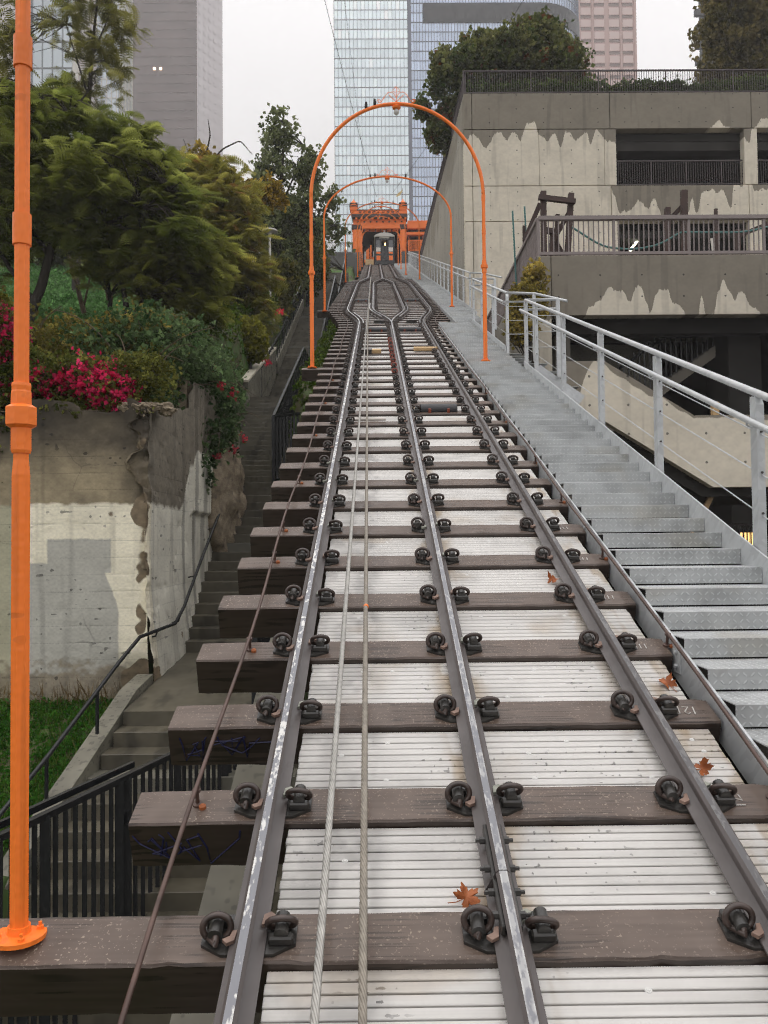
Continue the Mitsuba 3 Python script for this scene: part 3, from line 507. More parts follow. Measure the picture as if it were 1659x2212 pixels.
# ================================================================ orange archways
def arch(y, xl, xr, zl, zr, top, rise, lab, r=0.029, extras=True, step=True):
    key = thing('orange_archway', lab, 'archway', 'orange lamp archways over the track')
    spring = top-rise; sd = 14 if y < 20 else 8
    for x, z0 in ((xl, zl), (xr, zr)):
        p = MB().lathe([(r*1.18, 0), (r*1.18, 1.45), (r*1.0, 1.5), (r*0.98, spring-z0)], (x, y, z0), 8 if y < 5 else sd)
        pk = put('post', p, 'orange_paint', key, smooth=30 if y > 5 else False)
        put('base_flange', MB().lathe([(0.082, 0), (0.082, 0.014), (0.036, 0.018), (0.034, 0.04)], (x, y, z0+0.001), 24).mesh(), 'orange_paint', pk, smooth=30)
        for a in (0.5, 2.1, 3.6, 5.2): put('bolt', MB().lathe([(0.011, 0), (0.011, 0.012), (0.006, 0.013), (0.006, 0.024)], (x+0.062*math.cos(a), y+0.062*math.sin(a), z0+0.014), 6).mesh(), 'orange_paint', pk) if y < 20 else None
        put('collar', MB().lathe([(r*1.2, 1.52), (r*1.32, 1.53), (r*1.32, 1.60), (r*2.0, 1.61), (r*2.0, 1.665), (r*1.35, 1.675), (r*1.3, 1.715), (r*1.22, 1.72), (r*1.28, 1.735), (r*1.2, 1.745)], (x, y, z0), 8).mesh(), 'orange_paint', pk)
        for zz in ((2.19, 2.77) if y < 20 else (2.4,)): put('sleeve', MB().lathe([(r*1.0, zz-0.002), (r*1.17, zz), (r*1.17, zz+0.10), (r*1.0, zz+0.102)], (x, y, z0), sd).mesh(), 'orange_paint', pk, smooth=30)
    a = np.linspace(0, np.pi, 49); c = (xl+xr)/2; w = (xr-xl)/2
    put('bow', MB().tube(np.stack([c-w*np.cos(a), 0*a+y, spring-0.01+rise*np.sin(a)], 1), r*1.02, sd), 'orange_paint', key, smooth=True)
    # scrollwork crest and lamp
    m = MB(); s = 0.55 if y > 20 else 0.5
    for sx in (-1, 1):
        t = np.linspace(0, 1, 30); th = t*3.6*np.pi; q = 0.105*(1-0.8*t)
        m.tube(np.stack([c+sx*(0.115+q*np.cos(th+np.pi)), 0*t+y, top+0.14+q*np.sin(th-0.5*np.pi)], 1), 0.009, 5)
        t = np.linspace(0, 1, 16); m.tube(np.stack([c+sx*np.interp(t, np.linspace(0, 1, 8), [0.02, 0.06, 0.12, 0.20, 0.28, 0.34, 0.39, 0.44]), 0*t+y, top+np.interp(t, np.linspace(0, 1, 8), [0.17, 0.26, 0.30, 0.30, 0.23, 0.13, 0.05, 0.0])], 1), 0.009, 5)
        th = t*2.6*np.pi; q = 0.065*(1-0.75*t); m.tube(np.stack([c+sx*(0.46+q*np.cos(th)), 0*t+y, top+0.04-0.05*w*0+q*np.sin(th)], 1), 0.008, 5)
        t = np.linspace(0, 1, 10); m.tube(np.stack([c+sx*(0.02+0.075*np.sin(t*np.pi)), 0*t+y, top+0.28+0.14*t+0.02*np.cos(t*6)], 1), 0.007, 5)
    m.tube([[c, y, top+0.01], [c, y, top+0.30], [c+0.015, y, top+0.42], [c-0.01, y, top+0.46]], 0.01, 6)
    m.map(lambda v: (v-[c, y, top])*[0.64, 1, 0.62]+[c, y, top+0.008])
    put('scroll_crest', m, 'orange_paint', key, smooth=True)
    lk = put('lamp_fitting', MB().lathe([(0.012, 0.0), (0.075, -0.045), (0.065, -0.075), (0.04, -0.09)], (c, y, top-0.02), 14).mesh(), 'orange_paint', key, smooth=30)
    put('globe', MB().lathe([(0.016, -0.185), (0.042, -0.16), (0.047, -0.125), (0.03, -0.088)], (c, y, top-0.02), 14).mesh(), 'lamp_white', lk, smooth=60)
    for dx in (-0.52, -0.37, 0.57):
        zz = spring+rise*math.sqrt(max(0, 1-(dx/w)**2)); put('spot_lamp', MB().cbox(c+dx-0.025, y-0.04, zz+0.02, c+dx+0.025, y+0.04, zz+0.085, 0.01).tube([[c+dx, y, zz+0.08], [c+dx, y-0.03, zz+0.115]], 0.018, 6), 'black_paint', key)
tz = lambda y: G*y-TIE_H
arch(2.64, -1.133, 1.88, tz(2.64), tz(2.64)+0.1, 3.45, 1.6, 'nearest orange archway, its left post tall at the left edge of the view', r=0.0248)
arch(14.02, -1.088, 1.865, tz(14.02), 2.99, 7.47, 1.62, 'largest orange arch seen whole, its right post standing on the metal stair', r=0.030)
arch(25.1, -1.555, 2.335, tz(25.1), tz(25.1)+0.12, 11.10, 1.28, 'second whole orange arch, wide, at the lower end of the passing loop', r=0.0285)
arch(42.4, -1.535, 2.29, tz(42.4), tz(42.4)+0.12, 17.4, 1.3, 'third whole orange arch, at the upper end of the passing loop', r=0.0285)
arch(48.0, -1.03, 1.79, tz(48.0), tz(48.0)+0.12, 19.45, 1.5, 'narrow orange arch just above the passing loop', r=0.0285)
arch(57.6, -1.07, 1.81, tz(57.6), tz(57.6)+0.12, 22.95, 1.5, 'narrow orange arch second from the station', r=0.029)
arch(66.3, -1.06, 1.86, tz(66.3), tz(66.3)+0.12, 26.05, 1.5, 'narrow orange arch nearest to the station', r=0.029)

# ================================================================ the galvanised stair beside the track
walk = thing('metal_walkway', 'long grey galvanised stair of diamond plate treads climbing along the right of the track', 'metal stair')
NOSE_H, TR = 2.08, 0.300
def tread_x(y):
    if y < 20.5: return 1.570, 2.396
    if y < 45.0: return 2.04, 2.76
    return 1.64, 2.76
k = -9
while True:
    y = 5.465+TR*k; k += 1
    if y > 71: break
    x0, x1 = tread_x(y); z = G*y-NOSE_H
    m = MB().cbox(x0, y, z-0.008, x1, y+TR+0.012, z, 0.002).cbox(x0, y-0.004, z-0.100, x1, y+0.004, z-0.0015, 0.0015)
    if -2 <= (k-1) % 9-7 <= -2 or rnd.random() < 0.12: m.box(x0, y-0.0055, z-0.055, x1, y-0.0038, z-0.05)
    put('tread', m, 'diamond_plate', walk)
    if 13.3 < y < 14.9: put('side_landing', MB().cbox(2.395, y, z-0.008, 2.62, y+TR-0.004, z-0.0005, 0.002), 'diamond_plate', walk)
def stringer(x, y0, y1, Htop, depth, w=0.012):
    n = max(2, int((y1-y0)/2.4)); ys = np.linspace(y0, y1, n+1)
    for a, b in zip(ys[:-1], ys[1:]):
        za, zb = G*a-Htop, G*b-Htop; b2 = b-0.004; zb = G*b2-Htop
        m = MB(); m.add([[x+dx, yy, zz+dz] for dx in (0, w) for yy, zz in ((a, za), (b2, zb)) for dz in (-depth, 0)], [[0, 1, 3, 2], [4, 6, 7, 5], [0, 4, 5, 1], [2, 3, 7, 6], [0, 2, 6, 4], [1, 5, 7, 3]])
        put('stringer', m, 'galvanised', walk)
stringer(1.556, 1.8, 20.5, 2.135, 0.20); stringer(2.398, 1.8, 13.35, 2.0, 0.26); stringer(2.398, 15.25, 20.55, 2.0, 0.26)
stringer(2.02, 20.7, 45.0, 2.1, 0.22); stringer(2.775, 22.6, 70.5, 2.0, 0.26); stringer(1.62, 45.1, 70.5, 2.12, 0.2)
for y in (4.35, 6.2, 8.05, 9.9, 11.75, 13.6, 15.4, 17.2):
    zc = G*y-2.20; put('splice_plate', MB().cbox(1.549, y-0.075, zc-0.10, 1.556, y+0.02, zc+0.045, 0.002), 'galvanised', walk)
    for dz in (-0.06, 0.01): put('bolt', MB().tube([[1.550, y-0.03, zc+dz], [1.534, y-0.03, zc+dz]], 0.011, 6), 'galvanised', walk)
    put('bracket', MB().cbox(1.50, y+0.05, zc-0.10, 1.556, y+0.19, zc-0.03, 0.01), 'dark_gap', walk)
put('sticker', MB().cbox(1.5535, 3.02, G*3.02-2.30, 1.5562, 3.22, G*3.02-2.16, 0.0005).map(lambda v: np.stack([v[:, 0], v[:, 1], v[:, 2]+G*(v[:, 1]-3.02)], 1)), 'sticker_blue', walk, label='torn blue sticker on the stringer')
put('sticker_mark', MB().tube([[1.5525, 3.05, G*3.05-2.25], [1.5525, 3.07, G*3.07-2.21], [1.5525, 3.075, G*3.075-2.25], [1.5525, 3.10, G*3.10-2.24]], 0.004, 5), 'sticker_yellow', walk)
put('soffit_channel', MB().box(1.60, 2, -0.42, 1.66, 20, -0.30).box(2.30, 2, -0.42, 2.36, 13, -0.30).map(lambda v: np.stack([v[:, 0], v[:, 1], v[:, 2]+G*v[:, 1]-NOSE_H], 1)), 'dark_gap', walk)

def metal_rail(lab, X, posts, y0, y1, turn_lo=None, turn_hi=None):
    key = thing('metal_railing', lab, 'railing')
    for y in posts:
        zb, zt = G*y-2.06, G*y-1.05
        m = MB(); m.add([[X-0.028+dx, y+dy, z] for dx in (0, 0.05) for dy, z in ((-0.045, zb-0.10), (0.045, zb-0.07), (0.045, zt+0.02), (-0.012, zt+0.012), (-0.045, zt-0.045))],
                        [[0, 1, 2], [0, 2, 3], [0, 3, 4], [5, 7, 6], [5, 8, 7], [5, 9, 8], [0, 5, 6], [0, 6, 1], [1, 6, 7], [1, 7, 2], [2, 7, 8], [2, 8, 3], [3, 8, 9], [3, 9, 4], [4, 9, 5], [4, 5, 0]])
        pk = put('post', m, 'galvanised', key)
        put('hook', MB().tube([[X-0.03, y-0.03, G*y-1.235], [X-0.07, y-0.035, G*y-1.235], [X-0.09, y-0.04, G*y-1.225], [X-0.09, y-0.05, G*y-1.185]], 0.0065, 6), 'galvanised', pk, smooth=True)
        for h in (1.27, 1.53, 1.79): put('wire_stop', MB().tube([[X-0.002, y-0.056, G*y-h], [X-0.002, y-0.045, G*y-h]], 0.008, 6), 'plate_iron', pk)
    top = [[X, y, G*y-1.015] for y in (y0, y1)]; low = [[X-0.09, y, G*y-1.175] for y in (y0-0.1, y1)]
    if turn_hi: top += [[turn_hi, y1+0.02, G*y1-1.0]]; low += [[turn_hi, y1, G*y1-1.16]]
    if turn_lo: top = [[turn_lo, y0-0.5, G*y0-1.32]]+[[turn_lo-0.5, y0, G*y0-1.03]]+top; low = [[turn_lo-0.5, y0-0.02, G*y0-1.19]]+low
    put('top_rail', MB().tube(top, 0.0245, 12), 'galvanised', key, smooth=45); put('hand_rail', MB().tube(low, 0.021, 12), 'galvanised', key, smooth=45)
    for h in (1.27, 1.53, 1.79):
        put('wire', MB().tube([[X, y0, G*y0-h], [X, y1, G*y1-h]], 0.0042, 6), 'galvanised', key)
        if turn_hi: put('wire', MB().tube([[X, y1, G*y1-h], [turn_hi, y1, G*y1-h]], 0.006, 6), 'galvanised', key)
        if turn_lo: put('wire', MB().tube([[X, y0, G*y0-h], [turn_lo-0.5, y0, G*y0-h]], 0.005, 6), 'galvanised', key)
    for xx, yy in (((turn_hi, y1),) if turn_hi else ())+(((turn_lo-0.5, y0),) if turn_lo else ()):
        put('post', MB().cbox(xx-0.03, yy-0.03, G*yy-2.3, xx+0.03, yy+0.03, G*yy-1.02, 0.004), 'galvanised', key)
metal_rail('nearest grey tube and wire railing along the right side of the metal stair', 2.45, [3.43, 5.29, 7.15, 8.95, 10.74, 12.55, 13.38], 1.6, 13.42, turn_hi=2.98)
metal_rail('second grey tube railing, just beyond the side steps off the metal stair', 2.45, [15.28, 17.1, 18.9, 20.5], 15.27, 20.6, turn_lo=3.45, turn_hi=3.0)
metal_rail('far grey tube railing running up the right side of the walkway towards the station', 2.84, list(np.arange(24.6, 70, 1.85)), 24.5, 70.0, turn_lo=3.7)
side = thing('side_steps', 'short grey metal steps leaving the walkway to the right between the two railings', 'steps')
for i in range(4):
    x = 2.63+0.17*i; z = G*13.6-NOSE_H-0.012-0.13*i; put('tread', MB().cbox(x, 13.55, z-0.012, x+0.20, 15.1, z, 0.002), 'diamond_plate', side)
put('stringer', MB().beam([2.62, 13.5, 2.72], [3.35, 13.5, 2.2], 0.012, 0.24), 'galvanised', side); put('stringer', MB().beam([2.62, 15.16, 2.85], [3.35, 15.16, 2.3], 0.012, 0.24), 'galvanised', side)
put('foot_plate', MB().cbox(2.66, 13.4, 2.20, 3.2, 14.2, 2.22, 0.004), 'galvanised', side); put('leg', MB().cbox(2.7, 13.5, 1.2, 2.78, 13.58, 2.20, 0.004), 'galvanised', side); put('leg', MB().cbox(3.05, 13.5, 1.2, 3.13, 13.58, 2.20, 0.004), 'galvanised', side)

# ================================================================ the upper station
PZ = 24.55
st = thing('station_gateway', 'ornate orange station gateway with two corner turrets at the top of the track', 'station gate')
YF = 74.0
for x0, x1, x2 in ((-2.03, -1.22, -1), (2.28, 2.84, 1)):
    ck = put('column', MB().cbox(x0, YF, PZ-0.2 if x2 > 0 else PZ+1.1, x1, YF+0.7, 27.9, 0.03), 'orange_wall', st)
    put('capital', MB().cbox(x0-0.06, YF-0.08, 27.86, x1+0.06, YF+0.78, 28.32, 0.05), 'maroon', ck)
    put('pilaster', MB().cbox(x0+0.15, YF-0.05, 25.9, x1-0.15, YF, 27.86, 0.01), 'orange_paint', ck)
    m = MB(); a = np.linspace(0, np.pi/2, 9); sx = -x2; xe = x1 if x2 < 0 else x0
    m.tube(np.stack([xe+sx*(1.0-1.0*np.cos(a)), 0*a+YF+0.3, 27.2+0.75*np.sin(a)], 1), 0.06, 4, rot=0.785); m.tube(np.stack([xe+sx*(0.55-0.55*np.cos(a)), 0*a+YF+0.3, 26.6+1.3*np.sin(a)], 1), 0.05, 4)
    put('arched_brace', m, 'orange_paint', ck)
put('lower_beam', MB().cbox(-2.08, YF-0.05, 27.93, 2.92, YF+0.8, 28.33, 0.02), 'orange_wall', st)
ek = put('frieze', MB().cbox(-1.95, YF, 28.33, 2.82, YF+0.7, 28.82, 0.01), 'orange_wall', st)
for i in range(8): put('rosette', MB().tube([[-1.5+0.56*i, YF-0.002, 28.56], [-1.5+0.56*i, YF-0.03, 28.56]], 0.075, 10), 'maroon', ek)
ck = put('cornice', MB().cbox(-2.05, YF-0.35, 28.82, 2.95, YF+0.9, 29.17, 0.05), 'maroon', st)
for i in range(10): put('bracket', MB().cbox(-1.75+0.49*i, YF-0.33, 28.70, -1.57+0.49*i, YF, 28.84, 0.02), 'orange_paint', ck)
pk = put('parapet', MB().cbox(-2.12, YF-0.28, 29.17, 2.92, YF+0.6, 29.5, 0.03), 'orange_wall', st)
put('parapet_cap', MB().cbox(-1.6, YF-0.32, 29.5, 2.3, YF+0.6, 29.58, 0.02), 'maroon', pk)
for i in range(9): put('parapet_ornament', MB().cbox(-1.45+0.42*i, YF-0.295, 29.25, -1.19+0.42*i, YF-0.275, 29.42, 0.008), 'orange_dark', pk)
for xc, nm in ((-1.90, 'left'), (2.55, 'right')):
    tk = put('turret', MB().cbox(xc-0.33, YF-0.32, 29.5, xc+0.33, YF+0.34, 29.98, 0.03), 'orange_wall', st)
    put('turret_band', MB().cbox(xc-0.39, YF-0.38, 29.86, xc+0.39, YF+0.4, 29.94, 0.02).cbox(xc-0.36, YF-0.35, 30.08, xc+0.36, YF+0.37, 30.2, 0.02), 'maroon', tk)
    put('turret_cap', MB().lathe([(0.36, 29.98), (0.36, 30.1), (0.40, 30.2), (0.26, 30.3), (0.10, 30.48), (0.02, 30.62)], (xc, YF, 0), 8, rot=0.39).mesh(), 'orange_paint', tk)
put('inner_wall', MB().box(-1.95, YF+5.5, PZ, 2.8, YF+5.6, 28.2), 'orange_dark', st); put('inner_ceiling', MB().box(-1.95, YF+0.8, 28.2, 2.8, YF+5.6, 28.32), 'maroon', st)
for x in (-2.0, 2.72): put('inner_side', MB().box(x, YF+0.75, PZ+0.8, x+0.1, YF+5.55, 28.2), 'orange_dark', st)
m = MB()
for i in range(7): m.cbox(-1.0+0.5*i, YF+0.1, 27.70, -0.92+0.5*i, YF+0.3, 27.92, 0.02)
put('hanging_dentils', m, 'maroon', st, kind='stuff')
put('inner_gable', MB().prism([(-1.15, 26.5), (0.1, 26.5), (0.1, 26.75), (-0.2, 26.85), (-0.5, 27.05), (-0.85, 26.85), (-1.15, 26.75)], lambda v: np.stack([v[:, 0], YF+3+v[:, 2], v[:, 1]], 1), 0.15), 'maroon', st)
flag = thing('flag', 'small pale yellow flag on a thin pole above the right turret of the station', 'flag')
put('pole', MB().tube([[2.53, YF, 30.6], [2.53, YF, 31.6]], 0.02, 6), 'burnt_timber', flag)
xs = np.linspace(0, 1, 8); v = np.array([[[2.51-0.55*x, YF+0.05*math.sin(x*7), 31.5-0.75*x*0.7-(0.05+0.5*(1-abs(2*x-0.9)*0.6))*t*0.6] for t in (0, 0.5, 1)] for x in xs])
put('cloth', MB().grid(v).grid(v[:, ::-1]+[0, 0.01, 0]), 'flag_yellow', flag)
wing = thing('station_wing', 'low orange station wing with a flat roof band to the right of the gateway', 'station building')
put('roof_fascia', MB().cbox(2.96, YF+0.1, 27.97, 6.6, YF+6, 28.7, 0.02), 'orange_wall', wing); put('shadow_band', MB().box(2.97, YF+0.4, 27.70, 6.6, YF+6, 27.965), 'maroon', wing)
put('beam', MB().cbox(2.90, YF+0.2, 27.42, 6.5, YF+0.6, 27.695, 0.02), 'orange_wall', wing); put('wall', MB().box(2.9, YF+4, PZ, 7, YF+4.2, 27.69), 'orange_dark', wing)
for x in (2.98, 4.3, 5.9): put('post', MB().cbox(x, YF+0.3, 25.7, x+0.16, YF+0.46, 27.42, 0.01), 'orange_dark', wing)
def bar_fence(name, lab, P, Q, h, n, mat, post_every=0, bar_r=0.02, rail_h=0.06, parts=False, cat='fence', rz=0.0, bot=True):
    key = thing(name, lab, cat); P, Q = np.array(P, float), np.array(Q, float); up = np.array([0, 0, h])
    put('top_rail', MB().beam(P+up, Q+up, rail_h, rail_h*0.8), mat, key)
    if bot: put('bottom_rail', MB().beam(P+[0, 0, 0.10], Q+[0, 0, 0.10], rail_h*0.6, rail_h*0.6), mat, key)
    st_ = MB()
    for i in range(n+1):
        t = i/n; b = P*(1-t)+Q*t; post = post_every and i % post_every == 0
        m = MB() if (parts or post) else st_; w = bar_r*(2.4 if post else 1)
        m.beam(b, b+up*0.985, w, w, up=(1, 0.01, 0))
        if post: put('post', m, mat, key)
        elif parts: put('bar', m, mat, key)
    if st_.n: put('bars', st_, mat, key, kind='stuff')
    return key
bar_fence('station_fence', 'orange picket fence under the roof of the station wing', [3.0, YF-0.2, 25.78], [5.3, YF-0.2, 25.78], 1.0, 30, 'orange_wall', 15, 0.035)
bar_fence('station_fence', 'dark fence with pale sky behind it to the left of the station gateway', [-5.2, YF, 25.72], [-2.05, YF, 25.72], 0.95, 30, 'grey_paint', 10, 0.03)
solo('grey_wall', MB().box(-9.0, YF-0.25, 20, -1.26, YF-0.05, 25.70).box(-1.26, YF+0.1, 20, -1.06, YF+6, 25.65), 'grey_paint', 'dark grey retaining wall below the fence on the left of the station', 'wall')
solo('grey_wall', MB().box(2.3, YF-0.25, 20, 7.5, YF-0.05, 25.76), 'grey_paint', 'dark grey retaining wall below the orange picket fence on the right of the station', 'wall')
struct('platform', MB().box(-1.06, YF+0.2, PZ-0.6, 7.5, YF+12, PZ-0.3), 'dark_concrete')
pl_ = thing('boarding_platform', 'stepped boarding platform with orange and white panels to the left of the car', 'platform')
for i in range(4): put('step', MB().cbox(-0.85, 70.6+0.5*i, 23.5, -0.12, 71.1+0.5*i, 23.98+0.18*i, 0.01), 'wood_pale' if i == 0 else 'dark_concrete', pl_)
put('panel', MB().prism([(0, 0), (0.0, 1.0), (0.28, 1.25), (0.28, 0.1)], lambda v: np.stack([-0.78+v[:, 0], 72+v[:, 2], 24.25+v[:, 1]], 1), 0.1), 'orange_wall', pl_)
put('column', MB().cbox(-0.44, 72.5, 24.2, -0.30, 72.64, 25.9, 0.01), 'orange_wall', pl_); put('white_panel', MB().cbox(-0.92, 71.5, 24.15, -0.83, 71.6, 25.0, 0.01).cbox(-0.16, 71.2, 24.4, -0.08, 71.3, 24.9, 0.01), 'white_board', pl_)
put('orange_panel', MB().cbox(-0.95, 71.4, 23.98, -0.84, 71.48, 24.25, 0.01).cbox(-0.24, 71.0, 24.0, -0.1, 71.08, 24.3, 0.01), 'orange_wall', pl_)

# ================================================================ the car
car = thing('funicular_car', 'black, orange and white funicular car standing in the station gateway', 'funicular car')
CY, CZ, CX0 = 70.6, 23.46, 0.815
cb = lambda x0, x1, z0, z1, y0=0.0, y1=0.05, c=0.01: MB().cbox(CX0+x0, CY+y0, CZ+z0, CX0+x1, CY+y1, CZ+z1, c)
put('underframe', cb(-0.86, 0.86, 0.02, 0.42, -0.05, 4, 0.03), 'car_black', car)
put('body', cb(-0.84, -0.80, 0.4, 2.52, 0, 4).cbox(CX0+0.80, CY, CZ+0.4, CX0+0.84, CY+4, CZ+2.52, 0.01).cbox(CX0-0.84, CY+3.9, CZ+0.4, CX0+0.84, CY+4, CZ+2.52, 0.01).cbox(CX0-0.80, CY+0.01, CZ+2.2, CX0+0.80, CY+0.07, CZ+2.52, 0.01), 'car_black', car)
for sx in (-1, 1):
    a, b = (0.27, 0.80) if sx > 0 else (-0.80, -0.27)
    sk = put('end_panel', cb(a, b, 0.42, 2.2, 0.012, 0.06), 'car_black', car)
    wk = put('window', cb(a+0.10, b-0.09, 1.58, 2.16, 0.0, 0.014), 'pane_grey', sk); put('window_head', cb(a+0.14, b-0.13, 2.158, 2.2, 0.0, 0.012), 'pane_grey', wk)
    put('white_panel', cb(a+0.08, b-0.08, 1.20, 1.56, -0.004, 0.012), 'white_board', sk); put('orange_panel', cb(a+0.10, b-0.08, 1.0, 1.17, -0.002, 0.012), 'orange_wall', sk); put('orange_panel', cb(a+0.10, b-0.08, 0.44, 0.84, -0.002, 0.012), 'orange_wall', sk)
    put('corner_post', cb(a-0.015 if sx > 0 else b-0.02, (a+0.02) if sx > 0 else (b+0.015), 0.42, 2.3, -0.01, 0.05), 'car_grey', sk)
for sx in (-1, 1): put('gate_leaf', cb(min(sx*0.02, sx*0.25), max(sx*0.02, sx*0.25), 0.72, 1.70, -0.006, 0.02), 'car_grey', car)
put('gate_bar', cb(-0.02, 0.02, 0.7, 1.72, -0.015, 0.02).cbox(CX0-0.26, CY-0.015, CZ+1.68, CX0+0.26, CY+0.02, CZ+1.72, 0.004), 'car_black', car)
put('step', cb(-0.3, 0.3, 0.42, 0.70, -0.03, 0.06), 'car_black', car); put('number_board', cb(-0.42, 0.42, 2.34, 2.46, -0.03, 0.0), 'white_board', car)
a = np.linspace(-1, 1, 17); prof = [(0.9*q, 2.50+0.30*(1-q*q)**0.8) for q in a]+[(0.9, 2.46), (-0.9, 2.46)]
put('roof', MB().prism(prof, lambda v: np.stack([CX0+v[:, 0], CY-0.15+v[:, 2], CZ+v[:, 1]], 1), 4.2), 'roof_white', car, smooth=40); put('mast', MB().tube([[CX0-0.02, CY, CZ+2.78], [CX0-0.02, CY, CZ+3.05]], 0.035, 8), 'roof_white', car)
put('interior_back', cb(-0.8, 0.8, 0.4, 2.4, 2.4, 2.45), 'burnt_timber', car)
bulb = MB().lathe([(0.01, -0.14), (0.05, -0.08), (0.05, 0.0), (0.03, 0.08), (0.012, 0.13)], (CX0+0.06, CY+0.25, CZ+1.93), 10)
k = put('lamp', bulb, 'lamp_white', car); scene[k]['emitter'] = {'type': 'area', 'radiance': rgb(2.6, 1.6, 0.6)}
put('buffer', cb(-0.5, -0.38, 0.1, 0.3, -0.15, 0).cbox(CX0+0.38, CY-0.15, CZ+0.1, CX0+0.5, CY, CZ+0.3, 0.01), 'car_black', car)

# ================================================================ the concrete parking garage on the right
gar = thing('parking_garage', 'tall bare concrete parking garage with wet dark streaks and open decks', 'parking garage')
Y0 = 36.0
def panel(x0, x1, z0, z1, y=Y0, d=0.45, mat='garage_concrete'): put('wall_panel', MB().cbox(x0, y, z0, x1, y+d, z1, 0.012), mat, gar)
for a, b in ((4.34, 10.42), (10.45, 16.70), (16.73, 22.0)): panel(a, b, 17.995, 19.60)
for a, b in ((4.34, 7.27), (7.285, 10.16), (10.175, 10.69)): panel(a, b, 15.47, 17.965)
for a, b in ((4.34, 10.42), (10.45, 16.52), (16.55, 22.0)): panel(a, b, 13.885, 15.44)
for a, b in ((4.34, 10.69),): panel(a, b, 7.9, 13.855)
panel(16.37, 16.95, 15.47, 17.965); panel(16.54, 17.2, 8, 13.855)
for z0, z1 in ((7.9, 13.855), (13.885, 15.44), (15.47, 17.965), (17.995, 19.6)): put('corner_pier', MB().cbox(3.97, Y0-0.004, z0, 4.315, Y0+0.45, z1, 0.012), 'garage_concrete', gar)
# the long side wall, stepping gently in towards the track
def sidex(y): return 3.975-0.034*(y-Y0)
for a, b in ((36.46, 42.0), (42.02, 48.0), (48.02, 54.0), (54.02, 60), (60.02, 66)):
    for z0, z1 in ((6, 13.855), (13.885, 17.965), (17.995, 19.6)):
        m = MB(); m.add([[sidex(y)+dx, y, z] for dx in (0, 0.3) for y in (a, b) for z in (z0, z1)], [[0, 1, 3, 2], [4, 6, 7, 5], [0, 4, 5, 1], [2, 3, 7, 6], [0, 2, 6, 4], [1, 5, 7, 3]]); put('side_panel', m, 'side_concrete', gar)
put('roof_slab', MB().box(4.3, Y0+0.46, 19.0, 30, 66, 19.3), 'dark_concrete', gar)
for z in (17.98, 15.2, 13.6): put('floor_slab', MB().box(4.3, Y0+0.46, z-0.35, 22, 58, z-0.02), 'shaded_concrete', gar)
put('deck_soffit_beam', MB().box(10.7, Y0+0.46, 17.2, 22, Y0+1.0, 17.6), 'shaded_concrete', gar)
put('back_wall', MB().box(4.3, 56, 4, 26, 56.4, 19), 'shaded_concrete', gar); put('far_side_wall', MB().box(22.0, Y0, 4, 22.5, 56, 19.6), 'shaded_concrete', gar)
put('rear_bay_wall', MB().box(4.4, 44, 7.9, 15.5, 44.3, 13.4), 'shaded_concrete', gar); put('lower_floor', MB().box(4.3, Y0+0.02, 7.6, 22, 56, 7.9), 'dark_concrete', gar)
k = put('light_tube', MB().tube([[11.46, 36.75, 12.80], [12.0, 36.9, 13.52]], 0.06, 8), 'lamp_white', gar); scene[k]['emitter'] = {'type': 'area', 'radiance': rgb(1.6, 1.6, 1.15)}
bar_fence('roof_railing', 'brown bar railing along the roof edge of the parking garage, facing the camera', [3.98, Y0+0.12, 19.60], [22, Y0+0.12, 19.60], 1.07, 168, 'brown_metal', 28, 0.022, 0.07)
bar_fence('roof_railing', 'brown bar railing receding along the track side of the garage roof', [sidex(Y0+0.2)+0.1, Y0+0.2, 19.60], [sidex(64)+0.1, 64, 19.60], 1.07, 200, 'brown_metal', 28, 0.022, 0.07)
bar_fence('deck_railing', 'dark bar railing across the upper garage opening', [10.72, Y0+0.2, 15.47], [16.35, Y0+0.2, 15.47], 1.15, 54, 'brown_metal', 15, 0.02, 0.06)
bar_fence('deck_railing', 'dark bar railing in the upper garage opening right of the column', [16.97, Y0+0.2, 15.47], [21.9, Y0+0.2, 15.47], 1.15, 47, 'brown_metal', 15, 0.02, 0.06)

# ================================================================ the terrace in front of the garage
ter = thing('concrete_terrace', 'lower concrete terrace with a broad wet fascia and jagged pale dry patches', 'terrace')
put('fascia', MB().cbox(5.055, 23.5, 6.32, 14.0, 23.9, 8.05, 0.012), 'terrace_concrete', ter); put('end_pier', MB().cbox(4.66, 23.496, 4.2, 5.035, 23.9, 8.045, 0.012), 'terrace_concrete', ter)
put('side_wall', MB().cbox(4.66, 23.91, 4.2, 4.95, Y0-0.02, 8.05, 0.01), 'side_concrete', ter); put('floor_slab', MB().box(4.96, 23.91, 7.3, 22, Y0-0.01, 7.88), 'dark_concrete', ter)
put('soffit_beam', MB().box(5.05, 24.2, 5.95, 14, 24.6, 7.28), 'shaded_concrete', ter)
put('inner_back_wall', MB().box(4.2, 31, -6, 22, 31.3, 7.29), 'shaded_concrete', ter); put('inner_right_wall', MB().box(13.2, 16.0, -6, 13.5, 31, 7.29), 'shaded_concrete', ter)
put('inner_pillar', MB().cbox(10.6, 24.7, -6, 11.6, 26.4, 6.3, 0.02), 'shaded_concrete', ter); put('inner_pillar', MB().cbox(5.3, 24.3, 0, 5.75, 25.5, 6.3, 0.02), 'dark_concrete', ter)
tr_ = bar_fence('terrace_railing', 'mauve painted bar railing along the front edge of the lower terrace', [4.72, 23.62, 8.05], [14, 23.62, 8.05], 1.13, 64, 'mauve_metal', 15, 0.03, 0.14)
bar_fence('terrace_railing', 'mauve bar railing receding along the left end of the lower terrace', [4.72, 23.7, 8.05], [4.72, 35.8, 8.05], 1.13, 120, 'mauve_metal', 15, 0.03, 0.12)
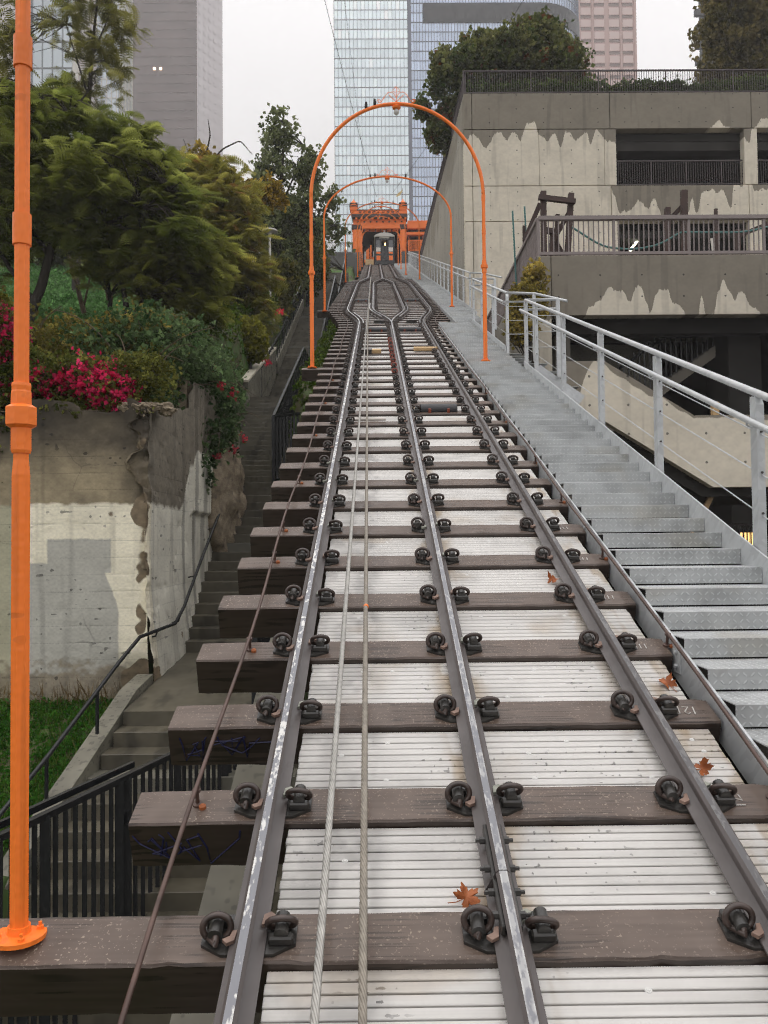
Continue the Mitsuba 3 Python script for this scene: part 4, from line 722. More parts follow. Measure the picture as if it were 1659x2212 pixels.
def frame(lab, beams):
    key = thing('charred_scaffold', lab, 'timber scaffold', None)
    for p, q, w in beams: put('beam', MB().beam(p, q, w, w), 'burnt_timber', key)
Yt = 26.0
frame('charred timber frame with a crossbar behind the left end of the terrace railing', [([5.35, Yt, 7.9], [5.37, Yt, 10.97], 0.17), ([6.06, Yt+0.1, 7.9], [6.28, Yt+0.1, 10.94], 0.17), ([5.19, Yt-0.15, 10.73], [6.36, Yt-0.1, 10.60], 0.15), ([5.30, Yt+0.2, 10.66], [4.80, Yt+0.3, 9.5], 0.13), ([6.30, Yt+0.3, 10.5], [5.62, Yt+0.35, 9.3], 0.14), ([5.80, Yt+0.5, 7.9], [5.92, Yt+0.5, 10.42], 0.13), ([5.85, Yt+0.6, 9.6], [6.4, Yt+0.7, 8.6], 0.13), ([4.85, Yt+0.6, 7.9], [4.85, Yt+0.6, 10.1], 0.09), ([5.45, Yt+0.2, 9.8], [5.75, Yt+0.2, 9.75], 0.16), ([5.62, Yt+0.25, 7.9], [5.68, Yt+0.25, 9.8], 0.12)])
frame('charred timber posts with a diagonal brace at the middle of the terrace railing', [([9.29, Yt, 7.9], [9.32, Yt, 10.42], 0.16), ([9.82, Yt, 7.9], [9.86, Yt, 10.97], 0.18), ([9.38, Yt+0.2, 10.05], [9.98, Yt+0.2, 10.66], 0.14)])
frame('low charred timber posts near the right end of the terrace railing', [([11.5, Yt, 7.9], [11.55, Yt, 9.7], 0.15), ([11.5, Yt+0.1, 9.5], [12.6, Yt+0.2, 9.95], 0.12), ([11.9, Yt+0.2, 8.9], [12.6, Yt+0.2, 8.9], 0.08), ([10.78, Yt-0.2, 7.9], [10.78, Yt-0.2, 10.3], 0.09)])
def hose(lab, P):
    P = np.array(P); t = np.linspace(0, len(P)-1, 60); i = np.arange(len(P)); from scipy.interpolate import CubicSpline
    solo('garden_hose', MB().tube(CubicSpline(i, P)(t), 0.030, 6), 'teal_hose', lab, 'hose', None, smooth=True)
hose('teal hose sagging between the timber frames behind the terrace railing', [[6.02, 25, 9.44], [6.45, 25, 9.16], [6.94, 25, 8.88], [7.39, 25, 8.78], [7.94, 25, 8.76], [8.58, 25, 8.87], [9.03, 25, 9.08], [9.38, 25, 9.26]])
hose('teal hose running level to the right behind the terrace railing', [[9.45, 25, 9.27], [10.6, 25, 9.25], [11.31, 25, 9.27], [11.8, 25, 9.36], [12.3, 25, 9.45]])
for x, lab in ((4.55, 'left of two teal poles leaning at the end of the terrace'), (4.95, 'right of two teal poles leaning at the end of the terrace')): solo('teal_pole', MB().tube([[x+0.1, 27, 8.0], [x, 27, 10.9 if x > 4.7 else 10.75]], 0.03, 6), 'teal_hose', lab, 'pole')
solo('white_pole', MB().tube([[10.62, 25.5, 8.0], [10.5, 25.5, 9.25]], 0.035, 6), 'white_board', 'short white pole standing behind the terrace railing', 'pole')
# the outdoor concrete stair below the terrace
par = thing('stair_parapet', 'pale solid concrete stair parapet that slopes down to the right below the terrace', 'stair parapet')
PP = [(3.93, 3.62), (4.72, 3.62), (6.56, 2.475), (13.2, 2.475), (13.2, 0.985), (6.93, 0.985), (4.72, 2.36), (3.93, 2.36)]
put('wall', MB().prism(PP, lambda v: np.stack([v[:, 0], 17+v[:, 2], v[:, 1]], 1), 0.25), 'parapet_concrete', par)
put('slab', MB().prism([(4.72, 2.3), (6.93, 1.0), (13.2, 1.0), (13.2, 0.8), (6.8, 0.8), (4.6, 2.15)], lambda v: np.stack([v[:, 0], 17.26+v[:, 2], v[:, 1]], 1), 5.0), 'shaded_concrete', par)
put('strut', MB().beam([7.2, 17.6, 1.0], [6.6, 17.6, -0.2], 0.1, 0.1), 'wood_pale', par)
solo('timber_post', MB().cbox(7.20, 17.6, 1.0, 7.34, 17.74, 2.85, 0.01), 'wood_pale', 'short pale timber stub above the landing of the stair parapet', 'post')
inn = thing('inner_stair', 'concrete stair with a dark bar railing rising to the right under the terrace', 'stair')
put('flight', MB().prism([(5.8, 2.6), (10.3, 5.75), (10.3, 5.4), (5.8, 2.2)], lambda v: np.stack([v[:, 0], 24.9+v[:, 2], v[:, 1]], 1), 1.2), 'dark_concrete', inn)
put('landing_wall', MB().box(5.9, 26.2, 4.6, 9.0, 26.4, 6.1), 'curb_concrete', inn)
m = MB()
for i in range(26):
    x = 6.2+0.16*i; zb = 2.6+(x-5.8)*0.7; zt = min(zb+1.55, 6.0)
    if zt > zb+0.1: put('bar', MB().beam([x, 24.85, zb], [x, 24.85, zt], 0.03, 0.03, up=(1, 0, 0)), 'black_paint', inn)
put('rail', MB().tube([[6.0, 24.85, 4.15], [8.75, 24.85, 6.0], [10.2, 24.85, 6.02]], 0.04, 6), 'black_paint', inn)
bar_fence('low_fence', 'grey bar fence in the dark space at the lower right below the stair parapet', [8.4, 20.5, -0.85], [12.8, 20.5, -0.85], 1.1, 46, 'brown_metal', 12, 0.025, 0.06)
lw = thing('lit_window', 'small warm lit window glowing behind the low fence at the lower right', 'window')
put('frame', MB().cbox(10.62, 24.3, -0.36, 11.1, 24.4, 0.16, 0.01), 'black_paint', lw)
for i in range(3):
    k = put('pane', MB().box(10.66+0.14*i, 24.285, -0.30, 10.78+0.14*i, 24.298, 0.06), 'lamp_white', lw); scene[k]['emitter'] = {'type': 'area', 'radiance': rgb(0.42, 0.24, 0.07)}

# ================================================================ the old stairway on the left
sw = thing('concrete_stairway', 'wet dark old concrete stairway climbing along the left of the track', 'stairway')
def steps(y0, z0, n, run, rise, xl, xr, mat='wet_step'):
    for i in range(n):
        y = y0+i*run; z = z0+i*rise; x0 = xl(y) if callable(xl) else xl
        v = MB().cbox(x0, y, z-0.42, xr, y+run+0.012, z, 0.006)
        put('step', v, 'pale_step' if mat == 'wet_step' and rnd.random() < 0.05 else mat, sw)
put('landing', MB().add([[x, y, z] for x in (-2.68, -1.15) for y, z in ((8.75, -1.79), (11.58, -1.565)) for z in (z-0.5, z)], [[0, 1, 3, 2], [4, 6, 7, 5], [0, 4, 5, 1], [2, 3, 7, 6], [0, 2, 6, 4], [1, 5, 7, 3]]), 'wet_step', sw)
steps(8.75-0.28*17, -1.94-0.15*16, 17, 0.28, 0.15, lambda y: -2.66-0.13*max(0, 8.75-y), -0.8)
steps(11.58, -1.41, 16, 0.283, 0.15, -2.78, -0.9)
put('landing', MB().box(-4.2, 16.1, 0.4, -1.2, 18.53, 0.99), 'wet_step', sw)
steps(18.53, 1.14, 20, 0.30, 0.155, -4.1, -2.0)
put('landing', MB().box(-4.1, 24.53, 3.5, -2.0, 27.4, 4.23), 'wet_step', sw)
steps(27.4, 4.38, 50, 0.305, 0.153, -3.72, -1.95)
put('landing', MB().box(-3.72, 42.65, 11.2, -1.95, 45.6, 12.03), 'wet_step', sw)
steps(45.6, 12.18, 48, 0.30, 0.152, -3.72, -1.95)
# its low side walls
cu = thing('stair_curb', 'low sloping concrete curb between the grass patch and the lowest steps', 'curb')
def ribbon(pts, w, depth, mat, key, name):
    p = np.array(pts, float); d = np.gradient(p[:, :2], axis=0); d /= np.linalg.norm(d, axis=1, keepdims=True); nx = np.stack([d[:, 1], -d[:, 0]], 1)*w/2
    v = np.zeros((len(p), 4, 3)); v[:, 0, :2] = p[:, :2]-nx; v[:, 1, :2] = p[:, :2]+nx; v[:, 2, :2] = p[:, :2]+nx; v[:, 3, :2] = p[:, :2]-nx
    v[:, 0, 2] = v[:, 1, 2] = p[:, 2]; v[:, 2, 2] = v[:, 3, 2] = p[:, 2]-depth; return put(name, MB().loftgrid(v), mat, key)
ribbon([(-2.80, 10.0, -1.60), (-2.79, 9.3, -1.66), (-2.86, 7.85, -2.14), (-3.0, 7.2, -2.5), (-3.3, 5.5, -3.4), (-3.5, 4.0, -4.2)], 0.19, 1.0, 'curb_concrete', cu, 'coping')
cu2 = thing('stair_side_wall', 'pale parapet wall with a white sloping top beside the upper steps', 'parapet wall')
m = MB(); m.add([[x, y, z] for x in (-3.98, -3.76) for y, z in ((24.2, 4.6), (31.0, 7.15)) for z in (z-2.2, z)], [[0, 1, 3, 2], [4, 6, 7, 5], [0, 4, 5, 1], [2, 3, 7, 6], [0, 2, 6, 4], [1, 5, 7, 3]]); put('wall', m, 'curb_concrete', cu2)
put('white_top', MB().beam([-3.87, 24.1, 4.62], [-3.87, 31.0, 7.2], 0.26, 0.07), 'white_curb', cu2)
cu3 = thing('stair_kerb', 'thin pale kerb along the left edge of the upper flights', 'kerb')
put('kerb', MB().beam([-3.80, 31.2, 6.5], [-3.80, 42.7, 12.2], 0.14, 0.5), 'curb_concrete', cu3); put('kerb', MB().beam([-3.80, 45.6, 12.3], [-3.80, 60.0, 19.6], 0.14, 0.5), 'curb_concrete', cu3)

# ================================================================ the old retaining wall
wallk = thing('retaining_wall', 'old cracked concrete retaining wall, brown above and cream and grey paint below', 'retaining wall')
xs = np.linspace(-9.2, -2.79, 250); zs = np.linspace(-2.5, 1.62, 150); X, Z = np.meshgrid(xs, zs, indexing='ij')
q = np.stack([X, 0*X, Z], -1); d = 0.010*(meshkit.fbm(q*2.5, 4, 2)-0.5)+0.012*np.clip(meshkit.fbm(q*6, 3, 9)-0.62, 0, 1)*3
near = np.exp(-((X+2.80)/0.07)**2); crack = near*np.clip(meshkit.fbm(np.stack([X*3, 0*X, Z*5], -1), 3, 4)-0.25, 0, 1)*0.34*np.clip((Z-0.3)*1.5, 0.15, 1)
Y = 10.05+d+crack+0.30*np.clip(-1.35-Z, 0, 0.6)*np.exp(-((X+2.95)/0.3)**2)+np.where(X < -4.42, 0.05, 0); top = Z+np.where(Z > 1.5, 0.06*(meshkit.noise(np.stack([X*4, 0*X, 0*X], -1))-0.5)*4*(Z-1.5)/0.12, 0)
put('front_face', MB().grid(np.stack([X, Y, top], -1)), 'old_wall', wallk, smooth=True)
ys = np.linspace(10.0, 16.4, 240); zs = np.linspace(-2.3, 1.0, 150); Yg, Tg = np.meshgrid(ys, np.linspace(0, 1, 150), indexing='ij')
ztop = np.interp(ys, [10, 10.6, 12.2, 12.3, 16.4], [1.60, 1.68, 1.95, 2.35, 2.8])[:, None]; Zg = -2.3+Tg*(ztop+2.3)
q = np.stack([0*Yg, Yg, Zg], -1); d = 0.03*(meshkit.fbm(q*1.8, 4, 6)-0.5)+0.03*np.clip(meshkit.fbm(q*5, 3, 8)-0.62, 0, 1)*2.5
near = np.exp(-((Yg-10.04)/0.09)**2); crack = near*np.clip(meshkit.fbm(q*[1, 3, 5], 3, 14)-0.2, 0, 1)*0.5*np.clip((Zg-0.3)*1.5, 0.2, 1)+0.16*np.exp(-((Yg-10.28-0.05*np.sin(Zg*5))/0.06)**2)*np.clip((Zg-0.55)*3, 0, 1)*np.clip((meshkit.fbm(q*6, 2, 1)), 0.3, 1)
Xg = -2.77-d-crack+0.10*np.clip(-0.6-Zg, 0, 1)+0.05*np.where((Yg > 12.25) & (Zg > 0.4), 1, 0)
put('side_face', MB().grid(np.stack([Xg, Yg, Zg], -1)[:, ::-1]), 'old_wall', wallk, smooth=True)
xs = np.linspace(-9.2, -2.82, 160); vs = np.linspace(10.09, 10.7, 12); X, Y = np.meshgrid(xs, vs, indexing='ij'); q = np.stack([X, Y, 0*X], -1)
put('broken_top', MB().grid(np.stack([X, Y, 1.60+0.12*meshkit.fbm(q*5, 4, 3)*np.clip((Y-10.1)*9, 0, 1)-0.02], -1)), 'rubble', wallk, smooth=True)
put('upper_block', MB().cbox(-3.7, 12.3, 1.2, -2.83, 12.9, 2.45, 0.03), 'rubble', wallk)
rb = trimesh.creation.icosphere(4); v = rb.vertices*[0.20, 1.3, 1.25]+[-2.70, 14.9, 0.55]; v = v+rb.vertices*0.16*(meshkit.fbm(v*3.2, 4, 5)-0.4)[:, None]*2+rb.vertices*0.05*(meshkit.fbm(v*14, 3, 7)-0.5)[:, None]
put('exposed_rubble', (v, rb.faces), 'rubble', wallk, smooth=35)
for i in range(6):
    c = trimesh.creation.icosphere(3); w = c.vertices*[0.10, 0.10, 0.075]*rnd.uniform(0.6, 1.2); w = w*(0.35+1.3*meshkit.fbm(c.vertices*2.3+i*9, 4, i))[:, None]
    put('rubble_chunk', (w+[-2.98+0.09*i-0.1, 10.12+rnd.uniform(-0.03, 0.25), 1.63+rnd.uniform(-0.05, 0.04)], c.faces), 'rubble', wallk)
wp = thing('wall_pier', 'narrow pale pier at the far end of the retaining wall under the ivy', 'pier'); put('shaft', MB().cbox(-3.55, 17.2, 0.3, -3.28, 17.7, 3.1, 0.02), 'white_curb', wp); put('cap', MB().cbox(-3.6, 17.15, 3.1, -3.23, 17.75, 3.2, 0.02), 'curb_concrete', wp)

# black pipe handrail fixed to the wall and standing on the curb
hr = thing('wall_handrail', 'bent black pipe handrail running along the retaining wall and down past the grass patch', 'handrail')
HP = [(-2.66, 15.6, 1.15), (-2.58, 16.0, 1.02), (-2.58, 15.75, 0.85), (-2.62, 14.06, 0.60), (-2.62, 12.26, -0.33), (-2.62, 11.23, -0.90), (-2.63, 10.78, -1.08), (-2.72, 9.5, -1.10), (-2.78, 8.9, -1.31), (-2.85, 8.45, -1.52), (-3.0, 7.55, -1.95), (-3.14, 6.85, -2.27), (-3.5, 5.2, -3.1)]
put('pipe', MB().tube(HP, 0.021, 8), 'black_paint', hr, smooth=50)
for x, y, zt, zb in ((-2.85, 8.45, -1.53, -2.03), (-3.0, 7.55, -1.96, -2.42), (-3.2, 6.5, -2.45, -3.0)):
    q = put('post', MB().tube([[x, y, zt], [x, y, zb]], 0.019, 8), 'black_paint', hr, smooth=50); put('foot', MB().cbox(x-0.07, y-0.07, zb-0.02, x+0.07, y+0.07, zb+0.02, 0.004), 'black_paint', q)
for x, y, z in ((-2.62, 13.4, 0.26), (-2.62, 12.0, -0.45), (-2.62, 11.0, -1.0), (-2.68, 10.1, -1.09)): put('wall_bracket', MB().tube([[x, y, z], [x-0.02, y, z-0.07], [x-0.12, y, z-0.09]], 0.012, 6), 'black_paint', hr)

# fences
f1 = thing('black_fence', 'level black steel bar fence with a gate in front of the lowest steps', 'fence')
A, B = np.array([-2.55, 4.8, -1.86]), np.array([-1.02, 9.3, -1.79])
put('top_rail', MB().beam(A, B, 0.05, 0.045), 'black_paint', f1)
gate = put('gate_rail', MB().beam(A+[-0.09, 0.14, 0.02], A*0.58+B*0.42+[-0.08, 0.06, 0.03], 0.035, 0.045), 'black_paint', f1)
put('bottom_rail', MB().beam(A-[0, 0, 1.65], B-[0, 0, 1.65], 0.045, 0.045), 'black_paint', f1)
n = 47
for i in range(n+1):
    t = i/n; b = A*(1-t)+B*t; w = 0.033; nm = 'bar'
    if i in (7, 9, 17, 18, 25, 33, 40, 47): w, nm = 0.065, 'post'
    put(nm, MB().beam(b-[0, 0, 1.68], b, w, w, up=(1, 0.3, 0)), 'black_paint', f1)
for dz in (-0.35, -1.15): put('hinge', MB().cbox(*(A*0.625+B*0.375+[-0.03, -0.02, dz]), *(A*0.625+B*0.375+[0.03, 0.03, dz+0.1]), 0.004), 'black_paint', f1)
def slope_fence(lab, segs, bar=0.11, h=1.35, base=0.08):
    key = thing('black_fence', lab, 'fence'); st_ = MB()
    for P, Q in segs:
        P, Q = np.array(P, float), np.array(Q, float); up = np.array([0, 0, h]); lo = np.array([0, 0, base])
        put('top_rail', MB().beam(P+up, Q+up, 0.055, 0.05), 'black_paint', key); put('bottom_rail', MB().beam(P+lo, Q+lo, 0.04, 0.04), 'black_paint', key)
        L = np.linalg.norm((Q-P)[:2]); n = max(2, int(L/bar))
        for i in range(n+1):
            b = P*(1-i/n)+Q*(i/n)
            if i in (0, n): put('post', MB().beam(b, b+up, 0.06, 0.06, up=(1, 0, 0)), 'black_paint', key)
            else: st_.beam(b+lo, b+up, 0.03, 0.045, up=(1, 0, 0))
    put('bars', st_, 'black_paint', key, kind='stuff')
slope_fence('tall black bar fence stepping up along the right edge of the old stairway', [((-2.13, 17.0, 1.15), (-2.11, 24.0, 4.2)), ((-2.11, 24.05, 4.2), (-2.08, 27.4, 4.28)), ((-2.08, 27.45, 4.28), (-2.08, 42.7, 12.3)), ((-2.08, 42.75, 12.2), (-2.08, 45.5, 12.2)), ((-2.08, 45.55, 12.2), (-2.08, 60, 19.7))])
slope_fence('short black bar fence turning under the ties beside the old stairway', [((-2.12, 16.95, 1.12), (-1.0, 18.6, 1.5))], h=1.4)
slope_fence('black bar fence under the ties beside the lower flight', [((-1.28, 8.6, -1.9), (-1.25, 11.4, -1.7)), ((-1.25, 11.4, -1.7), (-1.22, 15.6, 0.5))], h=1.0)
slope_fence('slim black rail fence along the left edge of the upper flights', [((-3.78, 27.0, 4.6), (-3.78, 33.5, 7.6)), ((-3.78, 33.6, 7.7), (-3.78, 42.7, 12.4)), ((-3.78, 45, 12.4), (-3.78, 60, 19.9))], bar=0.6, h=1.0, base=0.05)
solo('under_beam', MB().box(-0.74, 2.2, -0.9, -0.50, 40, -0.55).map(lambda v: np.stack([v[:, 0], v[:, 1], v[:, 2]+G*v[:, 1]-TIE_H], 1)), 'curb_concrete', 'pale concrete beam running under the left ends of the ties', 'beam')
solo('under_beam', MB().box(1.15, 1.0, -0.9, 1.40, 60, -0.42).map(lambda v: np.stack([v[:, 0], v[:, 1], v[:, 2]+G*v[:, 1]-TIE_H], 1)), 'curb_concrete', 'concrete beam running under the right ends of the ties', 'beam')
for x, y, lab in ((-4.9, 22.3, 'slim pale lamp post among the feathery trees'), (-4.23, 33.0, 'pale lamp post on a round foot beside the upper flight')):
    k = thing('lamp_post', lab, 'lamp post'); z = float(ground_z(x, y)); zt = 8.2 if y < 30 else 12.2
    put('post', MB().tube([[x, y, z], [x, y, zt]], 0.05, 12), 'lamp_white', k, smooth=45); put('foot', MB().lathe([(0.18, 0), (0.16, 0.15), (0.06, 0.28)], (x, y, z+0.1 if y < 30 else 8.75), 12).mesh(), 'lamp_white', k, smooth=30)
    put('head', MB().lathe([(0.05, 0), (0.10, 0.10), (0.32, 0.16), (0.30, 0.22), (0.08, 0.30)], (x, y, zt), 14).mesh(), 'lamp_white', k, smooth=30)

# overhead wires
for P, Q, lab in (((0.10, 42, 17.5), (-3.2, 20, 22.0), 'left of two thin overhead wires crossing the glass tower'), ((-0.3, 60, 23.5), (-2.1, 30, 30.0), 'right of two thin overhead wires crossing the glass tower'), ((1.0, 45, 19.0), (7.5, 30, 23.0), 'thin overhead wire rising to the right past the rooftop tree')):
    P, Q = np.array(P), np.array(Q); t = np.linspace(0, 1, 24)[:, None]; p = P*(1-t)+Q*t; p[:, 2] -= 1.6*(t*(1-t))[:, 0]; solo('overhead_wire', MB().tube(p, 0.010, 5), 'black_paint', lab, 'wire')

# ================================================================ foliage
def rot_rand(n, r, tilt=None):
    if tilt is None:
        q = r.normal(size=(n, 4)); q /= np.linalg.norm(q, axis=1, keepdims=True); w, x, y, z = q.T
        return np.stack([np.stack([1-2*(y*y+z*z), 2*(x*y-z*w), 2*(x*z+y*w)], -1), np.stack([2*(x*y+z*w), 1-2*(x*x+z*z), 2*(y*z-x*w)], -1), np.stack([2*(x*z-y*w), 2*(y*z+x*w), 1-2*(x*x+y*y)], -1)], 1)
    a = r.uniform(0, 2*np.pi, n); p = r.normal(tilt[0], tilt[1], n); o = r.normal(0, 0.35, n); ca, sa, cp, sp, co, so = np.cos(a), np.sin(a), np.cos(p), np.sin(p), np.cos(o), np.sin(o); Zr = np.zeros(n); On = np.ones(n)
    Rz = np.stack([np.stack([ca, -sa, Zr], -1), np.stack([sa, ca, Zr], -1), np.stack([Zr, Zr, On], -1)], 1); Ry = np.stack([np.stack([cp, Zr, -sp], -1), np.stack([Zr, On, Zr], -1), np.stack([sp, Zr, cp], -1)], 1); Rx = np.stack([np.stack([On, Zr, Zr], -1), np.stack([Zr, co, -so], -1), np.stack([Zr, so, co], -1)], 1)
    return Rz @ Ry @ Rx
def frond_template(k=8):
    t = []
    for i in range(k):
        x = 0.12+0.88*i/k; w = 0.34*math.sin(math.pi*(0.12+0.80*i/k))+0.04; z = -0.22*x*x
        for s in (-1, 1): t.append([[x, 0, z], [x+0.10, s*w, z-0.05], [x+0.105, s*0.015, z-0.01]])
    t.append([[0, 0.012, 0], [0, -0.012, 0], [1.0, 0, -0.22]]); return np.array(t)
def leaf_template(k, seed, wide=0.42):
    r = np.random.default_rng(seed); t = []
    for i in range(k):
        d = r.normal(size=3); d /= np.linalg.norm(d); o = d*r.uniform(0.15, 1)*0.5; a = r.normal(size=3); a /= np.linalg.norm(a); b = np.cross(a, d+0.01*r.normal(size=3)); b /= np.linalg.norm(b); L = r.uniform(0.40, 0.62)
        t += [[o, o+a*L*0.5+b*L*wide, o+a*L], [o, o+a*L, o+a*L*0.5-b*L*wide*0.8+d*0.05]]
    return np.array(t)
def blades(pos, tmpl, size, r, c0, c1, tilt=None, var=0.25, spot=None):
    n = len(pos); R = rot_rand(n, r, tilt); s = size*r.uniform(0.65, 1.3, n)
    v = np.einsum('nij,tkj->ntki', R, tmpl)*s[:, None, None, None]+pos[:, None, None, :]
    mixv = np.clip(meshkit.fbm(pos*0.9, 3, 3)*1.6-0.3+r.normal(0, 0.22, n), 0, 1)[:, None]; col = np.array(c0)*(1-mixv)+np.array(c1)*mixv; col = col*np.exp(r.normal(0, var, n))[:, None]
    if spot is not None: hit = r.random(n) < spot[0]; col[hit] = np.array(spot[1])*r.uniform(0.6, 1.2, hit.sum())[:, None]
    return v.reshape(-1, 3), np.repeat(np.clip(col, 0, 1), tmpl.shape[0]*3, 0)
def cloud(blobs, n, r, shell=2.0, gap=0.36, f=0.9, seed=0):
    out = []; vol = np.array([b[1][0]*b[1][1]*b[1][2] for b in blobs])**0.75; cnt = r.multinomial(n*3, vol/vol.sum())
    for (c, rad), m in zip(blobs, cnt):
        d = r.normal(size=(m, 3)); d /= np.linalg.norm(d, axis=1, keepdims=True); q = r.random(m)**(1/(1+shell))
        bump = 0.48+1.02*meshkit.fbm(d*2.6+np.array(c)*3.1, 3, seed+5); out.append(np.array(c)+d*(q*bump)[:, None]*np.array(rad))
    p = np.vstack(out); keep = meshkit.fbm(p*f, 3, seed) > gap; p = p[keep]; r.shuffle(p); return p[:n]
def tufts(pos, k, spread, r): return np.repeat(pos, k, 0)+r.normal(0, spread, (len(pos)*k, 3))*[1, 1, 0.5]
def tri(v, c): return (v, np.arange(len(v)).reshape(-1, 3)), c
def foliage(name, vc, parent=None, **kw):
    (m, c) = tri(*vc); return put(name, m, 'leafy', parent, color=c, **kw)
def limbs_mesh(limbs, sides=7):
    m = MB()
    for P, ra, rb_ in limbs:
        P = np.array(P, float); t = np.linspace(0, len(P)-1, max(8, 5*len(P))); i = np.arange(len(P)); Q = np.stack([np.interp(t, i, P[:, k]) for k in range(3)], 1); w = np.hanning(5); w /= w.sum()
        Qs = np.stack([np.convolve(np.pad(Q[:, k], 2, mode='edge'), w, 'valid') for k in range(3)], 1); Qs += 0.5*ra*(meshkit.noise(Q[:, :, None]*[[1.0, 0.7, 1.3]]*3)-0.5)
        m.tube(Qs, np.linspace(ra, rb_, len(Qs)), sides)
    return m
def twigs(limbs, pos, n, r, m, rad=0.012):
    nodes = np.vstack([np.array(P, float)[len(P)//3:] if len(P) > 2 else np.array(P, float) for P, _, _ in limbs])
    for p in pos[r.choice(len(pos), min(n, len(pos)), False)]:
        d = np.linalg.norm(nodes-p, axis=1)+0.6*np.maximum(0, nodes[:, 2]-p[2]); b = nodes[d.argmin()]
        if np.linalg.norm(b-p) > 3.4: continue
        mid = (b+p)/2+[r.normal()*0.15, r.normal()*0.15, 0.18*np.linalg.norm(b-p)]; m.tube([b, mid, p], [rad*1.7, rad, rad*0.4], 5)
FR, LF, LF6 = frond_template(), leaf_template(7, 4), leaf_template(6, 9, 0.5)
def tree(name, lab, cat, limbs, blobs, n, tmpl, size, c0, c1, bark='bark_dark', tilt=None, gap=0.36, shell=2.0, seed=1, tw=120, group=None, f=0.9, spot=None, tuft=0):
    key = thing(name, lab, cat, group); r = np.random.default_rng(seed); pos = cloud(blobs, n//max(tuft, 1), r, shell, gap, f, seed); m = limbs_mesh(limbs); twigs(limbs, pos, tw, r, m, 0.016 if tuft else 0.012)
    if tuft: pos = tufts(pos, tuft, 0.05, r)
    put('trunk', m, bark, key, smooth=True); foliage('crown', blades(pos, tmpl, size, r, c0, c1, tilt, spot=spot), key); return key
GR0, GR1 = (0.115, 0.145, 0.028), (0.350, 0.375, 0.092)
tree('feathery_tree', 'large feathery green tree with a dark forked trunk behind the nearest orange post', 'tree',
     [([(-8.75, 20, 4.2), (-8.45, 20, 5.3), (-8.05, 20, 6.3), (-7.85, 20, 7.2), (-7.85, 20, 8.0), (-7.9, 20, 9.2), (-8.1, 20, 11)], 0.15, 0.04), ([(-7.85, 20, 7.55), (-7.3, 19.9, 7.75), (-6.5, 19.8, 7.62), (-5.6, 19.6, 7.9), (-4.9, 19.5, 8.3)], 0.075, 0.02), ([(-7.85, 20, 8.1), (-7.4, 20.3, 9), (-6.7, 20.5, 9.7), (-5.8, 20.5, 10.2)], 0.06, 0.015), ([(-7.95, 20, 7.0), (-8.6, 20, 7.9), (-9.3, 19.8, 8.5)], 0.07, 0.02), ([(-8.3, 20, 5.8), (-9.1, 20, 7.0), (-9.6, 20, 8.4)], 0.08, 0.02), ([(-7.9, 20, 9.2), (-7.3, 19.6, 10.2), (-6.6, 19.5, 11)], 0.045, 0.012)],
     [((-7.4, 20, 9.1), (1.8, 1.8, 1.8)), ((-5.8, 19.8, 8.5), (1.4, 1.6, 1.3)), ((-8.9, 19.8, 9.3), (1.5, 1.7, 1.6)), ((-7.5, 20.3, 10.2), (1.1, 1.3, 0.9)), ((-5.0, 19.9, 7.7), (1.0, 1.2, 1.0)), ((-6.4, 20.0, 7.4), (1.1, 1.2, 0.5)), ((-9.3, 20, 7.6), (1.0, 1.3, 1.3)), ((-6.0, 20.2, 9.5), (0.9, 1.2, 0.8)), ((-9.3, 20.3, 10.6), (0.8, 1.0, 0.6)), ((-8.2, 19.2, 8.0), (0.9, 0.8, 0.8)), ((-6.6, 18.9, 8.6), (0.9, 0.7, 0.8))],
     7600, FR, 0.46, GR0, GR1, tilt=(-0.12, 0.28), gap=0.49, seed=3, tw=620, f=1.1, tuft=8)
tree('feathery_tree', 'feathery olive tree with two dark stems above the ivy, right of the large one', 'tree',
     [([(-5.95, 20.6, 4.9), (-5.9, 20.6, 6.0), (-5.95, 20.6, 7)], 0.14, 0.06), ([(-6.1, 20.7, 4.9), (-6.3, 20.7, 6.2), (-6.6, 20.8, 7.2)], 0.10, 0.04), ([(-6.9, 21.5, 4.9), (-6.95, 21.5, 6.4), (-7.1, 21.5, 7.9)], 0.07, 0.03)],
     [((-5.2, 21.2, 6.9), (1.2, 1.3, 1.0)), ((-4.6, 21.5, 7.3), (1.0, 1.2, 1.0)), ((-6.2, 21.3, 7.2), (1.3, 1.2, 0.8)), ((-4.9, 21.6, 6.3), (0.9, 1, 0.7))],
     2800, FR, 0.44, (0.14, 0.155, 0.028), (0.38, 0.39, 0.085), 'bark_dark', tilt=(-0.15, 0.28), seed=5, tw=160, tuft=8)
for i, (x, y, dx) in enumerate(((-7.6, 22.5, -0.9), (-7.2, 23.0, -0.5))):
    k = solo('young_tree', limbs_mesh([([(x, y, 5.0), (x+dx*0.5, y, 6.6), (x+dx, y, 8.2)], 0.09 if i == 0 else 0.05, 0.04), ([(x+dx*0.4, y, 6.4), (x+dx*0.2, y, 7.3), (x+0.2, y, 8.3)], 0.03, 0.015)]), 'bark_brown', ['thicker of two brown leaning trunks on the bright green bank', 'thinner of two brown leaning trunks on the bright green bank'][i], 'tree', None, smooth=True)
